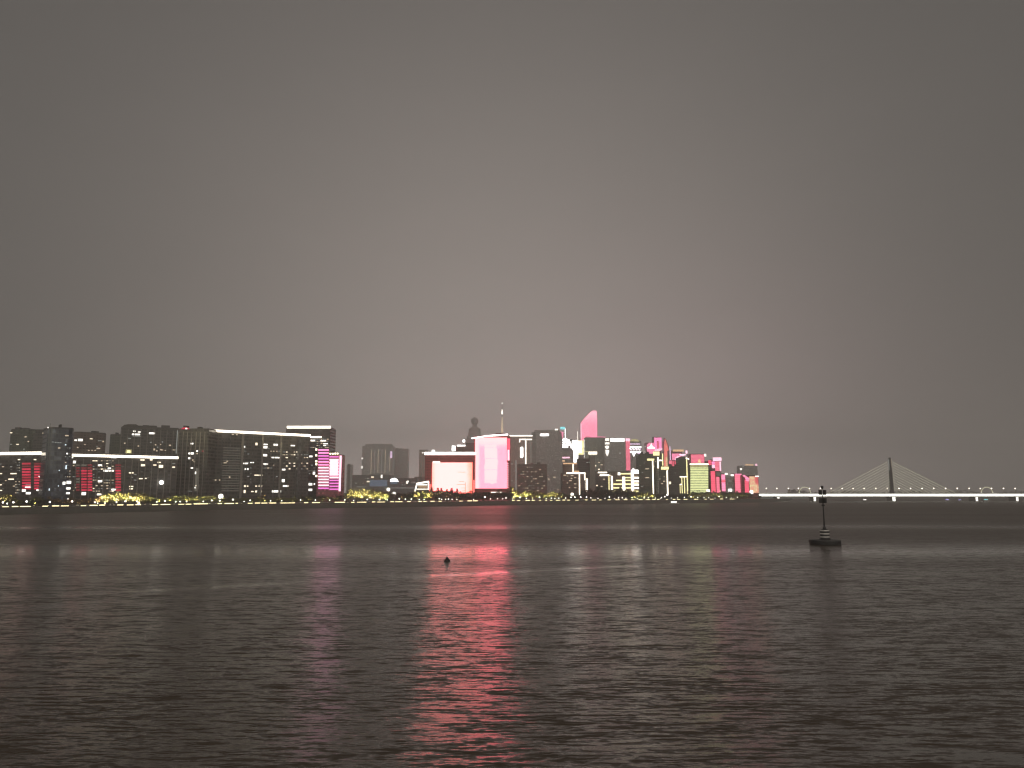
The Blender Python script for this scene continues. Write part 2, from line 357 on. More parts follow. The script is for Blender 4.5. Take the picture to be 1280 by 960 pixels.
b.rect(157,562,164,566.5,'yellow_dim','rooftop_light_box',1.2,1); b.rect(158.5,563,162,566,'yellow','rooftop_light_box',1.2,5); 

b = Bld('office_tower', 'wide dark tower with humped roof rising behind the long wing', 148.5, 222, 533.3, 930, 960, depth=30, mat='f_dark', short=None)
b.outl([(153,533.4),(155,531),(160,530.1),(170,530.3),(176,533.4)], 1, 28, 'f_dark', 'crown')
b.wins([(170,543,9,1.6),(190,541.6,6.5,1.8),(174,540,3,1),(168,539,3,1)], 'neutral'); b.wins([(156,554),(173,557.5),(192.5,561.8,2.2,2),(194.5,556),(200.5,555.6),(196,563.5),(212.5,556.6,2.4,1.2),(201,562),(207,563)], 'warm_dim')
b.wins([(171,545.5,9,.7),(188.6,553),(197,559),(203,552.5)], 'dim'); b.field(152,548,218,564,5,3.6,.06); b.bays(9,'concrete')

b = Bld('office_tower', 'plain dark tower with small red neon glow on its roof corner', 220.8, 259, 536.6, 775, depth=30, mat='f_dark', short='tower with red rooftop glow', shape='rect', plant=False)
b.vs(221.4, 538, 567, 'dim', .9); b.outl([(226,536.4),(228.5,534.6),(232,533.9),(235.5,535),(237,536.4)], 0, 1, 'red', 'neon_sign'); b.win(233,535.7,1.8,1.3,'neutral')
b.wins([(240,554.5,3,1.4),(237,566.8,2.4,1.8),(240.4,566.8,3,2.2),(246.5,563.8,1.8,1.6),(237,572.8,3,1.8),(240,585,2.6,1.2),(244.6,591,1.4,2.6),(244,609.5,1.6,1.6)], 'neutral')
b.wins([(243,577),(241,575),(246.5,567)], 'warm_dim'); b.field(236,600,250,618,3,3.5,.08); b.rect(244,585,248.5,614,'dimmer','lift_shaft_glazing',.2)
b.win(253.5,564,2,1.6,'red_dim'); b.bays(7,'concrete')

b = Bld('office_block', 'long dark office slab whose white roof line slopes down to the right', 256, 386, 538.6, 790, 863, depth=28, mat='f_dark', short='long slab with sloping roof line', plant=False)
b.roofstrip('strip', 2.9)
for k in range(18): b.hs(279-k*.15, 300.5, 560+k*3.15, 'dimmer', .8, 'balcony_rail_light', 0)
b.wins([(259.5,556,1.6,2.6),(291,543,2.4,1),(296,543.4,2,1)], 'warm_dim')
b.wins([(254.5,600),(259,600),(269.5,600),(274.5,600),(286.5,596.5,2.2,1.6)], 'warm_dim'); b.wins([(281.5,578.5,3.4,1.4),(284,576.5)], 'warm_dim')
b.wins([(332,555.5,5,1.2),(332,559,5,2.4),(344.5,556,4.4,2),(331.6,569,4.6,2.2),(344.5,572,9,1.2),(332,580,5,1.2),(306,558.6,1.6,1.8),(307,579.3,5,1.4),(315,578.2,4,1),(306,586.4,1.6,1.8),(309.6,586.4,1.6,1.8),(354,600.8,3,3),(354.5,587,3.6,1.6),(357,607.5,6,1.6),(345.5,614.2,10,2.2),(366,557,4.6,1.2)], 'neutral')
b.wins([(320.5,555,2.2,2.6),(323,594,9,1),(306,607.6,1.8,1.8),(309.4,607.6),(320,607.6),(323.4,607.6),(326.4,607.6,1.8,2),(305.6,614.4,2,3),(315,614.4,3.4,1),(320,614.4,1.6,2),(326,614.4,1.8,2)], 'warm')
b.field(303,550,326,616,3.6,3.5,.14,('dim','dimmer')); b.field(328,550,352,598,3.6,3.5,.22,('dim','dimmer','warm_dim')); b.field(352,565,384,616,3.2,3.5,.42,('dim','dimmer','warm_dim','warm'))
b.bays(14,'f_glass')
for uu, w in ((302,3),(327,2),(350,2.4),(373,5)):
    x = b.loc(uu, 580)[0]; MB().box(x-w*.4, x+w*.4, -1.2, -.02, -2, b.H-1).build('column', 'f_glass' if w > 3 else 'concrete', b.root)

b = Bld('office_tower', 'dark tower with white roof line at the right end of the sloping slab', 356, 411.5, 534.6, 915, depth=30, mat='f_stone', short='tower left of the pink stripes', plant=False)
b.roofstrip('strip', 2.9, .03, 1)
b.hs(388, 402, 546.4, 'strip', 1.8); b.wins([(391,550.8,5,1.6),(404,551,6,1.4),(407,554.6,5,1),(406,556.8,3,1),(388.6,570.5,3.6,1.6),(392.5,591.5,2.4,2.8),(388,605.3,4,2.4),(388,612.3,4,2.2),(393,605,1.4,1.6)], 'neutral')
b.field(389,549,410,560,2.6,2.6,.55,('warm_dim','dim')); b.field(387,564,394,616,3,3.5,.3,('dim','dimmer'))

b = Bld('office_block', 'low building wrapped in pink and white LED stripes', 396, 425.8, 569, 872, depth=20, mat='f_pink', short='pink-striped building', cat='building', plant=False)
b.mass(396, 411.4, 561, 1, 19, 'f_dark', 'upper_storeys')
k = 0; v = 562.5
while v < 614:
    m = ('hotpink','magenta','hotpink','pinkwhite','pinkwhite')[min(4, k//2)] if k < 10 else ('pinkwhite' if k < 13 else 'magenta')
    b.hs(398, 411, v, m, 1.9, 'led_stripe', 0)
    if k in (0,2,4,5,9,14): b.win(395.4, v-.6, 1.8, 1.8, 'lamp')
    if v > 569: b.hs(411.9, 423.4, v+1.2, 'pinkwhite' if 572 < v < 596 else 'magenta', 2.2 if 572 < v < 596 else 1.6, 'led_stripe', 0)
    v += 3.68; k += 1
b.rect(412.4, 575, 422.6, 594.5, 'pinkwhite', 'led_screen', .3, 1)
b.rect(424.2, 569.5, 426.6, 614, 'pinkwhite', 'corner_light', .8, 1)
b.wins([(413,567.2),(416,567.2),(419,567),(422,567)], 'lamp', 1.5, 1.5)

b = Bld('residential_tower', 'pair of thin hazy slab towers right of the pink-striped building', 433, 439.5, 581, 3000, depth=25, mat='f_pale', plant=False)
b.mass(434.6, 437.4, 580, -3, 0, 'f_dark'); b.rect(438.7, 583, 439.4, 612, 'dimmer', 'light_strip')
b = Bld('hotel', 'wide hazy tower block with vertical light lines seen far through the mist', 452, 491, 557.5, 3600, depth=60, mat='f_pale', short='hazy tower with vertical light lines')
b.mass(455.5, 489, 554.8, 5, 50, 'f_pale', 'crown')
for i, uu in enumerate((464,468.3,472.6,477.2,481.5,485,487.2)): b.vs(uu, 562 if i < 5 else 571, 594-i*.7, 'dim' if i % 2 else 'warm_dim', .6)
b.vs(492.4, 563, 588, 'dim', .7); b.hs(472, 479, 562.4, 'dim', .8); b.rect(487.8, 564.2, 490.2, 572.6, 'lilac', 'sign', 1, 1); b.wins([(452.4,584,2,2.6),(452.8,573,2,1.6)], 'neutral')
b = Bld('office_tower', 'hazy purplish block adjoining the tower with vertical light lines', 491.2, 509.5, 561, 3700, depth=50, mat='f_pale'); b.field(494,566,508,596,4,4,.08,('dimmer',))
b = Bld('sports_hall', 'low hazy hall glowing bluish below the misty tower', 440, 488, 594, 2300, depth=60, mat='f_glass', short='bluish glowing hall', plant=False)
b.outl([(459,594.1),(466,592.2),(474,591.4),(482,592.2),(489,594.1)], 1, 50, 'grey_metal', 'dome_roof')
b.rect(462, 600, 484, 608, 'bluehaze', 'lit_facade'); b.wins([(465.6,596.4,3,1.4),(460.5,602,3.4,1.2)], 'warm'); b.vs(477, 593.5, 597.5, 'white', 2, 'sign'); b.hs(446, 458, 608.6, 'dim', .8); b.field(442,598,460,612,3,3,.2,('dimmer','dim'))
b = Bld('shopping_hall', 'low hazy hall with a bright white fascia sign right of the bluish hall', 484, 521, 598, 2250, depth=50, mat='f_glass', plant=False)
b.outl([(487.8,602),(488.3,598.8),(493,597.6),(496,598.6),(498.4,602)], -1.4, -.4, 'white_hot', 'sign'); b.rect(488, 602.4, 497, 605, 'bluehaze', 'lit_fascia')
b.wins([(508.8,603,2,2.6),(510,601.8,1.6,1.6)], 'white'); b.hs(480, 518, 610, 'dim', .9); b.field(500,603,519,611,3,3,.2,('dimmer','dim'))
b = Bld('residential_tower', 'hazy slim tower with orange vertical lines left of the huge white screen', 523.5, 534, 562.5, 2400, depth=25, mat='f_palewarm', plant=False)
for uu in (527, 529.6, 531.2): b.vs(uu, 566, 600, 'dimmer', .7)
b.win(528.6,566,2,1.2,'neutral'); b.mass(518, 534, 596, -8, -1, 'f_warm', 'podium')
# pavilion with white outlined slanting frame
b = Bld('pavilion', 'small white outlined pavilion sign with slanting left edge beside the white screen', 517.8, 536.3, 601, 1010, depth=8, mat='f_dark', shape='none', short='white outlined pavilion')
b.outl([(518,625),(518,614),(521,603.6),(536.2,601.2),(536.2,625)], 1, 9, 'f_dark', 'wall')
def barpx(b, u0, v0, u1, v1, t, mat, name, y=-.3, dep=.7):
    p0 = Vector(b.loc(u0, v0)); p1 = Vector(b.loc(u1, v1)); n = (p1-p0).normalized(); n = Vector((-n.y, n.x))*t/2
    q = [p0-n, p1-n, p1+n, p0+n]
    a = sum(q[i][0]*q[(i+1)%4][1]-q[(i+1)%4][0]*q[i][1] for i in range(4))
    if a < 0: q.reverse()
    return MB().outline([tuple(x) for x in q], y-dep/2, y+dep/2).build(name, mat, b.root)
barpx(b, 518.6,614.5, 521.4,604.4, 1.7, 'white', 'frame_light'); barpx(b, 520.6,604.6, 536,601.9, 2.0, 'white', 'frame_light', -.32, .66)
barpx(b, 535.6,602.5, 535.6,612, 1.4, 'white', 'frame_light', -.34, .62); barpx(b, 521,611.4, 535.5,611.4, .9, 'white', 'frame_light', -.36, .58)
b.rect(522.5,605.2,534,606.6,'white','sign_line'); b.rect(523,608.3,534,609.2,'peach','sign_line')

# screen block
b = Bld('shopping_mall', 'big red-walled block carrying a huge glaring white LED screen', 531, 593.6, 567.4, 1060, depth=40, mat='f_red', short='huge white screen', plant=False, vref=590)
b.roofstrip('white_hot', 3.4)
b.rect(540.2, 578.2, 590.4, 617, 'screen_white', 'led_screen', .5, 1)
b.rect(541, 576.6, 550, 578.4, 'white', 'screen_header', .5, 1)
for (a0,a1,vv) in ((572,582,590.2),(574,580,602),(571,582,605.6),(576,582,610),(578,582,613.4)): b.rect(a0, vv-.25, a1, vv+.25, 'amber', 'caption_line', .3, 3)
b.rect(581.4, 603, 582, 616, 'amber', 'caption_line', .3, 4)
b.rect(565, 557.3, 569.2, 563.6, 'white_hot', 'rooftop_light_box', 3, -4); b.rect(540, 562.6, 543.4, 564.6, 'white_hot', 'rooftop_light_box', 3, -4)
b.rect(533.6, 605, 539, 616.5, 'salmon', 'lit_wall_panel', .3); b.rect(591.2,600,593.4,620,'salmon','lit_wall_panel',.3)
b.mass(531, 566, 613.8, -10, -.1, 'f_warm', 'podium')
b = Bld('office_tower', 'brown stepped tower with a white rooftop lamp ball behind the white screen', 569, 594, 559, 1650, depth=30, mat='f_warm', plant=False)
b.mass(582, 594, 553.5, 2, 28, 'f_warm', 'upper_storeys'); b.hs(571.4, 581.6, 557, 'white_hot', 1.6)
g = MB().lathe([(.2,-3.2),(2.2,-2.4),(3.2,0),(2.2,2.4),(.2,3.2)], 16).build('lamp_ball','white_hot',b.root, smooth=True); q = b.loc(579.4, 551); g.location=(q[0],6,q[1])
MB().tube((q[0],6,b.H),(q[0],6,q[1]-2.6),.5).build('ball_post','grey_metal',b.root)
# far pagoda-like tower in the mist
b = Bld('landmark_tower', 'misty far tower stepping up to a ball-shaped crown behind the screens', 581.5, 604.5, 549, 4100, depth=50, mat='f_pale', plant=False)
x0 = b.loc(593,540)[0]
for (r_px, v0, v1) in ((10,549,545),(8.6,545,540),(7.6,540,535)):
    r = r_px*4100/F; z0 = b.loc(593,v0)[1]; z1 = b.loc(593,v1)[1]
    MB().lathe([(r,0),(r*.97,(z1-z0)*.9),(r*.9,z1-z0)], 20, (x0,25,z0)).build('tier','f_pale',b.root)
z0 = b.loc(593,535)[1]; s_ = 4100/F
MB().lathe([(5.6*s_,0),(3.2*s_,2.4*s_),(2.6*s_,4.6*s_)], 20, (x0,25,z0)).build('neck','f_pale',b.root)
MB().lathe([(2.6*s_,0),(4.2*s_,2*s_),(4.8*s_,4.6*s_),(4.2*s_,7.4*s_),(2.4*s_,9*s_),(.4*s_,9.6*s_)], 20, (x0,25,z0+4.4*s_)).build('crown_ball','f_pale',b.root)
# pink screen tower
b = Bld('office_tower', 'tall block whose whole front is a glowing pink and white LED screen', 592.8, 638, 545.5, 1080, depth=34, mat='f_red', short='tall pink screen', plant=False, vref=580)
b.rect(593.8, 547, 633.6, 610.6, 'screen_pink', 'led_screen', .5, 1)
barpx(b, 589.4,548, 605,545.6, 1.6, 'white_hot', 'roof_light', -1.6); barpx(b, 605.2,545.3, 634.8,543.2, 2.0, 'white_hot', 'roof_light', -1.58)
b.rect(634, 548, 637.6, 562, 'redpink', 'side_light', .5, 0); b.rect(634.4, 562.3, 636.8, 575.5, 'pinkwhite', 'side_light', .5, 1)
v = 578.6
while v < 612: barpx(b, 633.4, v, 635.6, v+1.1, .9, 'pinkwhite', 'balcony_light', -.5, .6); v += 2.7
b.mass(593.8, 636, 611, -14, -.8, 'f_red', 'podium'); q0 = b.loc(614,616.4); q1 = b.loc(627,616.4)
cube('shop_sign','white',b.root,((q0[0]+q1[0])/2,-14.4,q0[1]+1.2),(q1[0]-q0[0],.4,1.1))
# tower with lit spire
b = Bld('spire_tower', 'tower with a slender lit spire rising behind the pink screen', 619, 632, 543.8, 2000, depth=22, mat='f_red', plant=False)
xc = b.loc(627.6,520)[0]; S = 2000/F; zt = b.H
b.mass(619.4, 631, 541.2, 1, 20, 'f_red', 'crown')
MB().lathe([(1.7*S,0),(1.3*S,6*S),(.9*S,14*S),(.5*S,20.5*S)], 12, (xc,10,b.loc(627,541)[1])).build('spire_base','warm_dim',b.root)
MB().tube((xc,10,b.loc(627,521)[1]),(xc,10,b.loc(627,500.5)[1]),.45*S,.15*S).build('spire_mast','grey_metal',b.root)
b.root['label']  # keep
MB().lathe([(.6*S,0),(.95*S,1.5*S),(.75*S,4*S),(.4*S,6.4*S)], 12, (xc,10,b.loc(627,517.6)[1])).build('spire_lantern','white',b.root)
MB().lathe([(.3*S,-.8*S),(.75*S,0),(.3*S,.8*S)], 12, (xc,10,b.loc(627,503.6)[1])).build('spire_ball','neutral',b.root)
# right of the pink screen
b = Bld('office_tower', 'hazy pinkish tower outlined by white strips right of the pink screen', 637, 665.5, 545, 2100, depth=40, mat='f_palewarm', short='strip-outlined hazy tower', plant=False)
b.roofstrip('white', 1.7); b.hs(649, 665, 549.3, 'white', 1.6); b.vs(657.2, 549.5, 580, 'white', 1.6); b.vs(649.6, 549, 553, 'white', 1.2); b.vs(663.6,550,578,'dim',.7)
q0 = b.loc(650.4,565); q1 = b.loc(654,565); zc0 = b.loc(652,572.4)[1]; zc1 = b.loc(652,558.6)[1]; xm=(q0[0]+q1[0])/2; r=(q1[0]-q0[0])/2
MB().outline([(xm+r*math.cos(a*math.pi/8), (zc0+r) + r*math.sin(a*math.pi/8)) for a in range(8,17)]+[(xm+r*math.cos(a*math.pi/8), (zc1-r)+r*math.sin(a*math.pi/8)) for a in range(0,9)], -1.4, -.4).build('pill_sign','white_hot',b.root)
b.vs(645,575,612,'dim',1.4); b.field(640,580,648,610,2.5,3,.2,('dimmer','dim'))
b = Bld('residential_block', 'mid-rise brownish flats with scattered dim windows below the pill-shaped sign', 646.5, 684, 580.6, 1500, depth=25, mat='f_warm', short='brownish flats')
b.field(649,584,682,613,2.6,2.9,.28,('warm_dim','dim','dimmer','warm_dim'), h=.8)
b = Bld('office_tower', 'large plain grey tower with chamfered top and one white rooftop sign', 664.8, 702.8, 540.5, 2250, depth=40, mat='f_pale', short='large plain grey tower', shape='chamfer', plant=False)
b.outl([(666.6,540.6),(668.4,537.4),(699,537.2),(701,540.6)], 2, 38, 'f_pale', 'crown')
b.rect(675.2, 542.2, 686, 545, 'white_hot', 'sign', .5, 1); b.hs(679, 683.4, 547.2, 'dim', .8); b.win(695.4,536.9,3.2,1.4,'white'); b.outl([(695,561),(695,612),(702.6,612),(702.6,545)], -4,-.1, 'f_pale','buttress')
b.wins([(669,587.5,3,1.4),(670,592,1.4,3),(669.6,607.6,3,1.2),(697,592.4,3,2.4),(693,596.6,2.8,1.2),(686,599,1.6,1.4),(697.6,611.6,2.2,1.8)], 'warm_dim'); b.field(667,588,700,613,3,3.2,.12,('dimmer','dim'))
b = Bld('residential_block', 'dark stepped flats with strip-lit terraces right of the grey tower', 702, 731.5, 592, 1150, depth=24, mat='f_warm', short='stepped strip-lit flats', plant=False)
b.mass(704.5, 722, 580, 3, 22, 'f_warm', 'upper_storeys'); b.hs(704, 721, 579.4, 'peach', 1.4); b.vs(716.4, 580, 591, 'strip', 1.1); b.hs(708, 731.6, 591.4, 'strip', 1.5); b.hs(716,724,589,'peach',1.3)
b.vs(724.3, 592, 618, 'strip', 1.2); b.vs(731, 592, 600, 'strip', 1.1); b.wins([(706,594,3,.9),(715,594.5,3,.9),(713,600.8,3,.8),(719,597,2.4,.9),(719,604.8,2.6,.8),(719,609.6,2.4,.8)], 'warm_dim'); b.field(704,595,722,615,2.6,2.9,.3,('warm_dim','dimmer'))
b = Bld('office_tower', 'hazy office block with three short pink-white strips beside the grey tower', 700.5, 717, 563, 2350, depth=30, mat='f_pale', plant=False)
b.hs(702.4, 712, 572, 'pinkwhite', 1.8); b.hs(697.6, 706, 576.2, 'peach', 1.6); b.hs(697.5, 703, 558, 'rose', 1.0)
b = Bld('office_tower', 'white glowing tower with curved lit crown and cyan-tipped mast', 701, 716, 549.5, 2500, depth=25, mat='f_glass', plant=False)
for v, u1 in ((550.5,712),(553.2,713),(556,713.6),(558.7,710)): b.hs(703, u1, v, 'white_hot', 2.0, 'led_stripe')
b.outl([(703,550),(704,547.6),(709,548.4),(713,552),(716,562),(714.4,562),(711,554),(708,551.4)], -2.4, -1.2, 'white_hot', 'curved_light')
MB().tube((b.loc(706.7,548)[0],3,b.H),(b.loc(706.7,548)[0],3,b.loc(706.7,535.4)[1]),.9).build('mast','white_hot',b.root)
b.rect(700.4, 533.6, 706.4, 536.6, 'cyan', 'mast_light', 3, -6); b.outl([(699.8,539.4),(704.6,540),(703.4,549)], 1, 6, 'pink', 'pink_fin')
b = Bld('office_tower', 'glaring white and pale yellow lit tower with thin mast', 715.4, 731.2, 551, 2400, depth=25, mat='f_glass', plant=False)
b.outl([(715.6,550.5),(722.6,550.5),(722.6,574),(719.4,579),(717.6,579),(715.6,572)], -1.6, -.1, 'white_hot', 'led_screen'); b.rect(722.8, 550.6, 731, 568.4, 'yellow', 'lit_facade', .5, 0); b.rect(722.8,551,727.4,566,'strip','lit_facade',.5,1)
MB().tube((b.loc(722,540)[0],5,b.H),(b.loc(722,540)[0],5,b.loc(722,539)[1]),.8).build('mast','white',b.root)
# pink slanted tower
b = Bld('office_tower', 'tall pink lit tower with a slanting blade-like top', 725.4, 747.2, 529, 2700, depth=30, mat='f_pink', shape='none')
b.outl([(725.6,622),(725.6,528.4),(731,522),(738.5,514.4),(741.4,512.9),(745.2,513.1),(746.6,515),(747,622)], 0, 30, 'f_pink', 'wall')
b.outl([(725.8,560),(725.8,528.5),(731,522.2),(738.5,514.6),(741.4,513.1),(745,513.3),(746.3,515.2),(746.6,560)], -1.2, -.1, 'screen_tower', 'led_facade')
b.vs(726.2, 529, 549, 'pinkwhite', 1.1, lay=3)
b = Bld('office_tower', 'greenish grey block with a pale yellow strip sign below the pink blade', 731.4, 755.6, 547, 2250, depth=30, mat='f_palegreen', short='greenish grey block')
b.rect(735.6, 564.6, 746.2, 568, 'strip', 'sign', .5, 1); b.hs(732, 757, 546.2, 'pink', .7, 'roof_light'); b.field(733,572,752,606,3,3.2,.06,('dimmer',)); b.hs(730.8,735.6,564.4,'yellow_dim',.9)
b = Bld('office_tower', 'grey slab with a vertical column of white logo shapes and long white top sign', 755.8, 782.4, 547.6, 2200, depth=30, mat='f_pale', short='slab with white logo column', plant=False)
b.rect(763, 547.9, 780.4, 551.8, 'white_hot', 'sign', .5, 1)
b.rect(756.6, 548, 761.2, 551, 'white', 'logo_shape', .5, 1); b.rect(756.4, 553, 761.6, 555.4, 'white', 'logo_shape', .5, 1)
b.outl([(756.4,557.8),(758.8,557),(761.4,557.8),(760.6,560.4),(758.8,561.6),(757,560.4)], -1.4, -.5, 'white', 'logo_shape'); b.outl([(756.6,562.6),(761.4,562.6),(760.6,567),(759,570.4),(757.4,567)], -1.4, -.5, 'white', 'logo_shape')
b.field(757,574,780,590,3,3.2,.1,('dimmer','dim')); b.win(775,566.6,1.6,1.6,'dim')
b = Bld('residential_block', 'low dark block with a brown pillar strip in front of the greenish grey block', 722, 763.4, 590, 1170, depth=24, mat='f_dark', short='low dark block', plant=False)
x=b.loc(741,590)[0]; MB().box(x-4.4,x+3.6,-1,9,-2,b.loc(741,570)[1]).build('stair_tower','concrete',b.root); b.mass(722.6, 738, 573, 4, 22, 'f_dark', 'upper_storeys')
b.hs(747.4, 758.6, 590.6, 'strip', 1.4); b.hs(749.6, 763, 594, 'strip', 1.6); b.vs(761.4, 594.4, 614, 'yellow', 1.5); b.vs(733.8, 598, 618, 'strip', 1.2); b.vs(731.2,600,619,'strip',.9)
b.wins([(744.4,582.2),(748.8,586.6),(746.2,607)], 'warm'); b.field(734,578,760,612,3,3,.12,('dimmer','dim','warm_dim'))
b = Bld('office_tower', 'hazy round-topped tower crowned with white zigzag lights beside a pink fin', 782, 802.4, 551.6, 2300, depth=24, mat='f_pale', plant=False)
b.rect(782.4, 551.5, 787.6, 588, 'rose', 'pink_fin', 1.2, 0); b.rect(782, 548, 787.4, 551.6, 'pinkwhite', 'pink_fin_cap', 1.2, 0)
b.outl([(787,551.6),(789,549.6),(793,548.6),(797,549.4),(799.4,552.2)], -1, 14, 'yellow_dim', 'dome')
b.hs(787, 800, 555, 'lilac', 1.1); b.hs(786, 801.6, 558.8, 'white_hot', 1.4)
for k in range(4): barpx(b, 787+k*3.6, 560, 789+k*3.6, 562.8, 1.9, 'white_hot', 'zigzag_light', -1.2+k*.02); barpx(b, 789+k*3.6, 562.8, 790.6+k*3.4, 560, 1.7, 'lilac', 'zigzag_light', -1.9+k*.02)
b.hs(786.4, 801.4, 565, 'white_hot', 1.8); b.outl([(790,566),(794.4,566),(792.2,571)], -1.6, -.6, 'white_hot', 'zigzag_light'); b.outl([(796,566),(800.4,566),(799,568)], -1.6, -.6, 'lilac', 'zigzag_light'); b.vs(792.4,572,586,'dimmer',2)
b = Bld('residential_block', 'mid-rise block covered in a grid of bright yellow strip lights', 763.8, 798.6, 590, 1150, depth=24, mat='f_warm', short='yellow strip-lit block', plant=False)
for v, ua, ub, t in ((592.2,773,790,1.6),(597,778,798,1.2),(600.5,770,790,1.3),(605.2,766.6,798,1.7),(609.8,766.6,798,1.6),(614,766,798,1.2)): b.hs(ua, ub, v, 'yellow', t)
for uu, v0, v1, t in ((764.8,595,612,2.0),(779.6,596,613,3.2),(790.4,590,614,3.2)): b.vs(uu, v0, v1, 'strip', t, lay=2)
for v in (591,597.2,601.8,605.8,610): b.hs(792, 798.2, v, 'strip', 2.1, lay=3)
b.rect(788.6, 587.4, 797.6, 591.2, 'white_hot', 'rooftop_light_box', 1, 4); b.outl([(790,587.4),(791.4,585),(793.4,587.4)], -2,-1,'white_hot','rooftop_light'); b.rect(772,590.6,775,594,'white','rooftop_light_box',1,4)
# residential towers
b = Bld('residential_tower', 'dark tower of flats right of the yellow strip-lit block', 798.6, 815.6, 568, 1180, depth=24, mat='f_green', short='dark flats tower')
b.hs(809, 817.4, 574.6, 'yellow', 2.4, 'roof_light'); b.vs(816.2, 576, 617, 'strip', 1.2); b.wins([(809,586,4,1),(809,597,4,1)], 'warm_dim'); b.field(800,573,813,612,2.8,2.9,.16,('dimmer','dim'))
b = Bld('residential_tower', 'dark tower with glowing yellow cap and central lit edge', 816.8, 829, 567.5, 1220, depth=24, mat='f_green', short='yellow-capped tower', plant=False)
b.rect(816.4, 564.6, 824, 569.4, 'yellow', 'roof_light', 1.5, 0); b.vs(822.8, 571.6, 617, 'strip', 1.4); b.hs(822, 828, 575.5, 'strip', 1.3); b.vs(828.2, 567, 582, 'yellow', 1.2); b.hs(822,825.6,593,'strip',1.2); b.field(817.6,574,821,612,1.8,3,.4,('warm_dim','dimmer'))
b = Bld('residential_tower', 'shorter dark tower with flat yellow cap and lit right edge', 823.4, 835.4, 586, 1160, depth=24, mat='f_green', short='shorter yellow-capped tower', plant=False)
b.rect(826.4, 583.4, 835.6, 587, 'yellow', 'roof_light', 1.5, 0); b.vs(834.2, 588, 618, 'strip', 1.3); b.field(825,590,832,612,2.6,2.9,.25,('dimmer','warm_dim'))
b = Bld('office_tower', 'pink glowing round tower with white star-like light on top', 808, 818.6, 553.6, 2250, depth=24, mat='f_pink', plant=False, shape='round')
b.outl([(808.6,556),(811,553.6),(817.8,553.6),(817.8,567),(810,567),(808.4,562)], -1.2, -.1, 'pink', 'lit_facade')
b.outl([(809,559.6),(812.6,558),(814,554.4),(815.4,558),(818.4,559.6),(818,561),(810,561)], -2.4, -1.3, 'white_hot', 'star_light')
b = Bld('office_tower', 'pink lit tower with a dark slot down the middle', 817.4, 827.2, 546.4, 2400, depth=24, mat='f_pink', plant=False)
b.rect(817.8, 547, 821.2, 562, 'hotpink', 'lit_facade'); b.rect(823.4, 547, 827, 562, 'hotpink', 'lit_facade'); b.rect(821.3, 547, 823.3, 551.4, 'hotpink', 'lit_facade'); b.rect(821.5, 552, 823.1, 562, 'redpink', 'lit_slot'); b.outl([(818,562),(829,559.6),(829,561.4),(824,564),(818,564)], -2,-1,'pinkwhite','curved_light')
b = Bld('office_tower', 'red sail-shaped lit tower with a curved right edge', 829, 837.6, 560, 2350, depth=22, mat='f_red', shape='none')
b.outl([(829.6,622),(829.6,552),(831,547.2),(833.4,551),(836,559),(837.4,570),(837.4,622)], 0, 22, 'f_red', 'wall')
b.outl([(830.2,583),(830.2,553),(831.2,548.6),(832.8,552),(835.2,560),(836.4,570),(836.6,583)], -1.2, -.1, 'salmon', 'led_facade'); b.rect(832,571,836,583,'peach','led_facade',.3,3)
b = Bld('office_tower', 'pink and white lit block with a long pale strip on its roof', 837, 853.6, 563.6, 2200, depth=24, mat='f_pink', plant=False)
b.hs(841, 854.6, 563.2, 'peach', 2.4, 'roof_light'); b.vs(837.6, 558, 575, 'lilac', 1.0); b.rect(840, 567, 851.6, 575, 'pink', 'lit_facade'); b.outl([(843,574),(845,571.4),(848,570),(850.4,571.6),(848,576),(845,576.4)], -2,-1,'pinkwhite','sign'); b.rect(836.4, 575.6, 840,582,'rose','lit_facade')
for uu in (841.6,844.4,847.2): b.rect(uu-1, 576.6, uu+1, 582.6, 'redpink', 'lit_facade')
b.vs(850,575,582,'hotpink',1.6); b.rect(850,568,855,570,'pinkwhite','roof_light',.5,3)
b = Bld('residential_block', 'plain dark purplish block between lit towers', 835.6, 849.6, 583.4, 1180, depth=24, mat='f_dark', short='plain dark purplish block'); b.wins([(837.4,603.6,2.2,2.6)], 'warm'); b.field(838,588,848,612,3,3,.08,('dimmer',))
b = Bld('office_tower', 'dark tower outlined by a thin lit right edge and terrace strips', 849.4, 861, 572.6, 1190, depth=24, mat='f_green', short='edge-lit dark tower', plant=False)
b.outl([(850,572.7),(851.6,570.8),(857,570.8),(859,572.7)], 2, 20, 'f_green', 'crown'); b.vs(858.8, 573.6, 617, 'yellow', 1.2); barpx(b, 857,572.4,861,574.2, 1.3,'strip','roof_light',-1.8); b.hs(849.6, 858.6, 596, 'strip', 1.1)
for uu, v0 in ((850,606),(852.4,597),(855.6,597)): b.vs(uu, v0, 616.6, 'yellow', .9)
b.hs(848.8, 852, 605.6, 'strip', 1.0, lay=2); b.vs(858,563.2,567,'pinkwhite',2.2); b.hs(849,857,568.4,'pinkwhite',1.5)
b = Bld('office_block', 'yellow-green floodlit block with many horizontal floor lines', 861.8, 885.6, 579.4, 1200, depth=24, mat='f_green', short='yellow-green striped block', plant=False)
b.hs(862, 885.6, 580.2, 'strip', 1.3); b.rect(862.6, 581.6, 885, 583.6, 'yellow_dim', 'header_panel')
v = 585
while v < 616.5: b.hs(863, 885.2, v, 'lime', 1.45, 'floor_light', 0); v += 2.06
b.outl([(872.6,579.4),(873.4,575),(875,573.6),(876,579.4)], -1, 3, 'peach', 'rooftop_light'); b.rect(883,612,887,614.6,'strip','shop_sign',.5,2)
b = Bld('office_block', 'pink lit block peeking above the yellow-green striped block', 862.6, 881.4, 567.6, 1900, depth=24, mat='f_pink', plant=False)
b.rect(863.8, 568.2, 880.4, 582, 'rose', 'lit_facade'); b.win(881.4,569,2.4,2.6,'white')
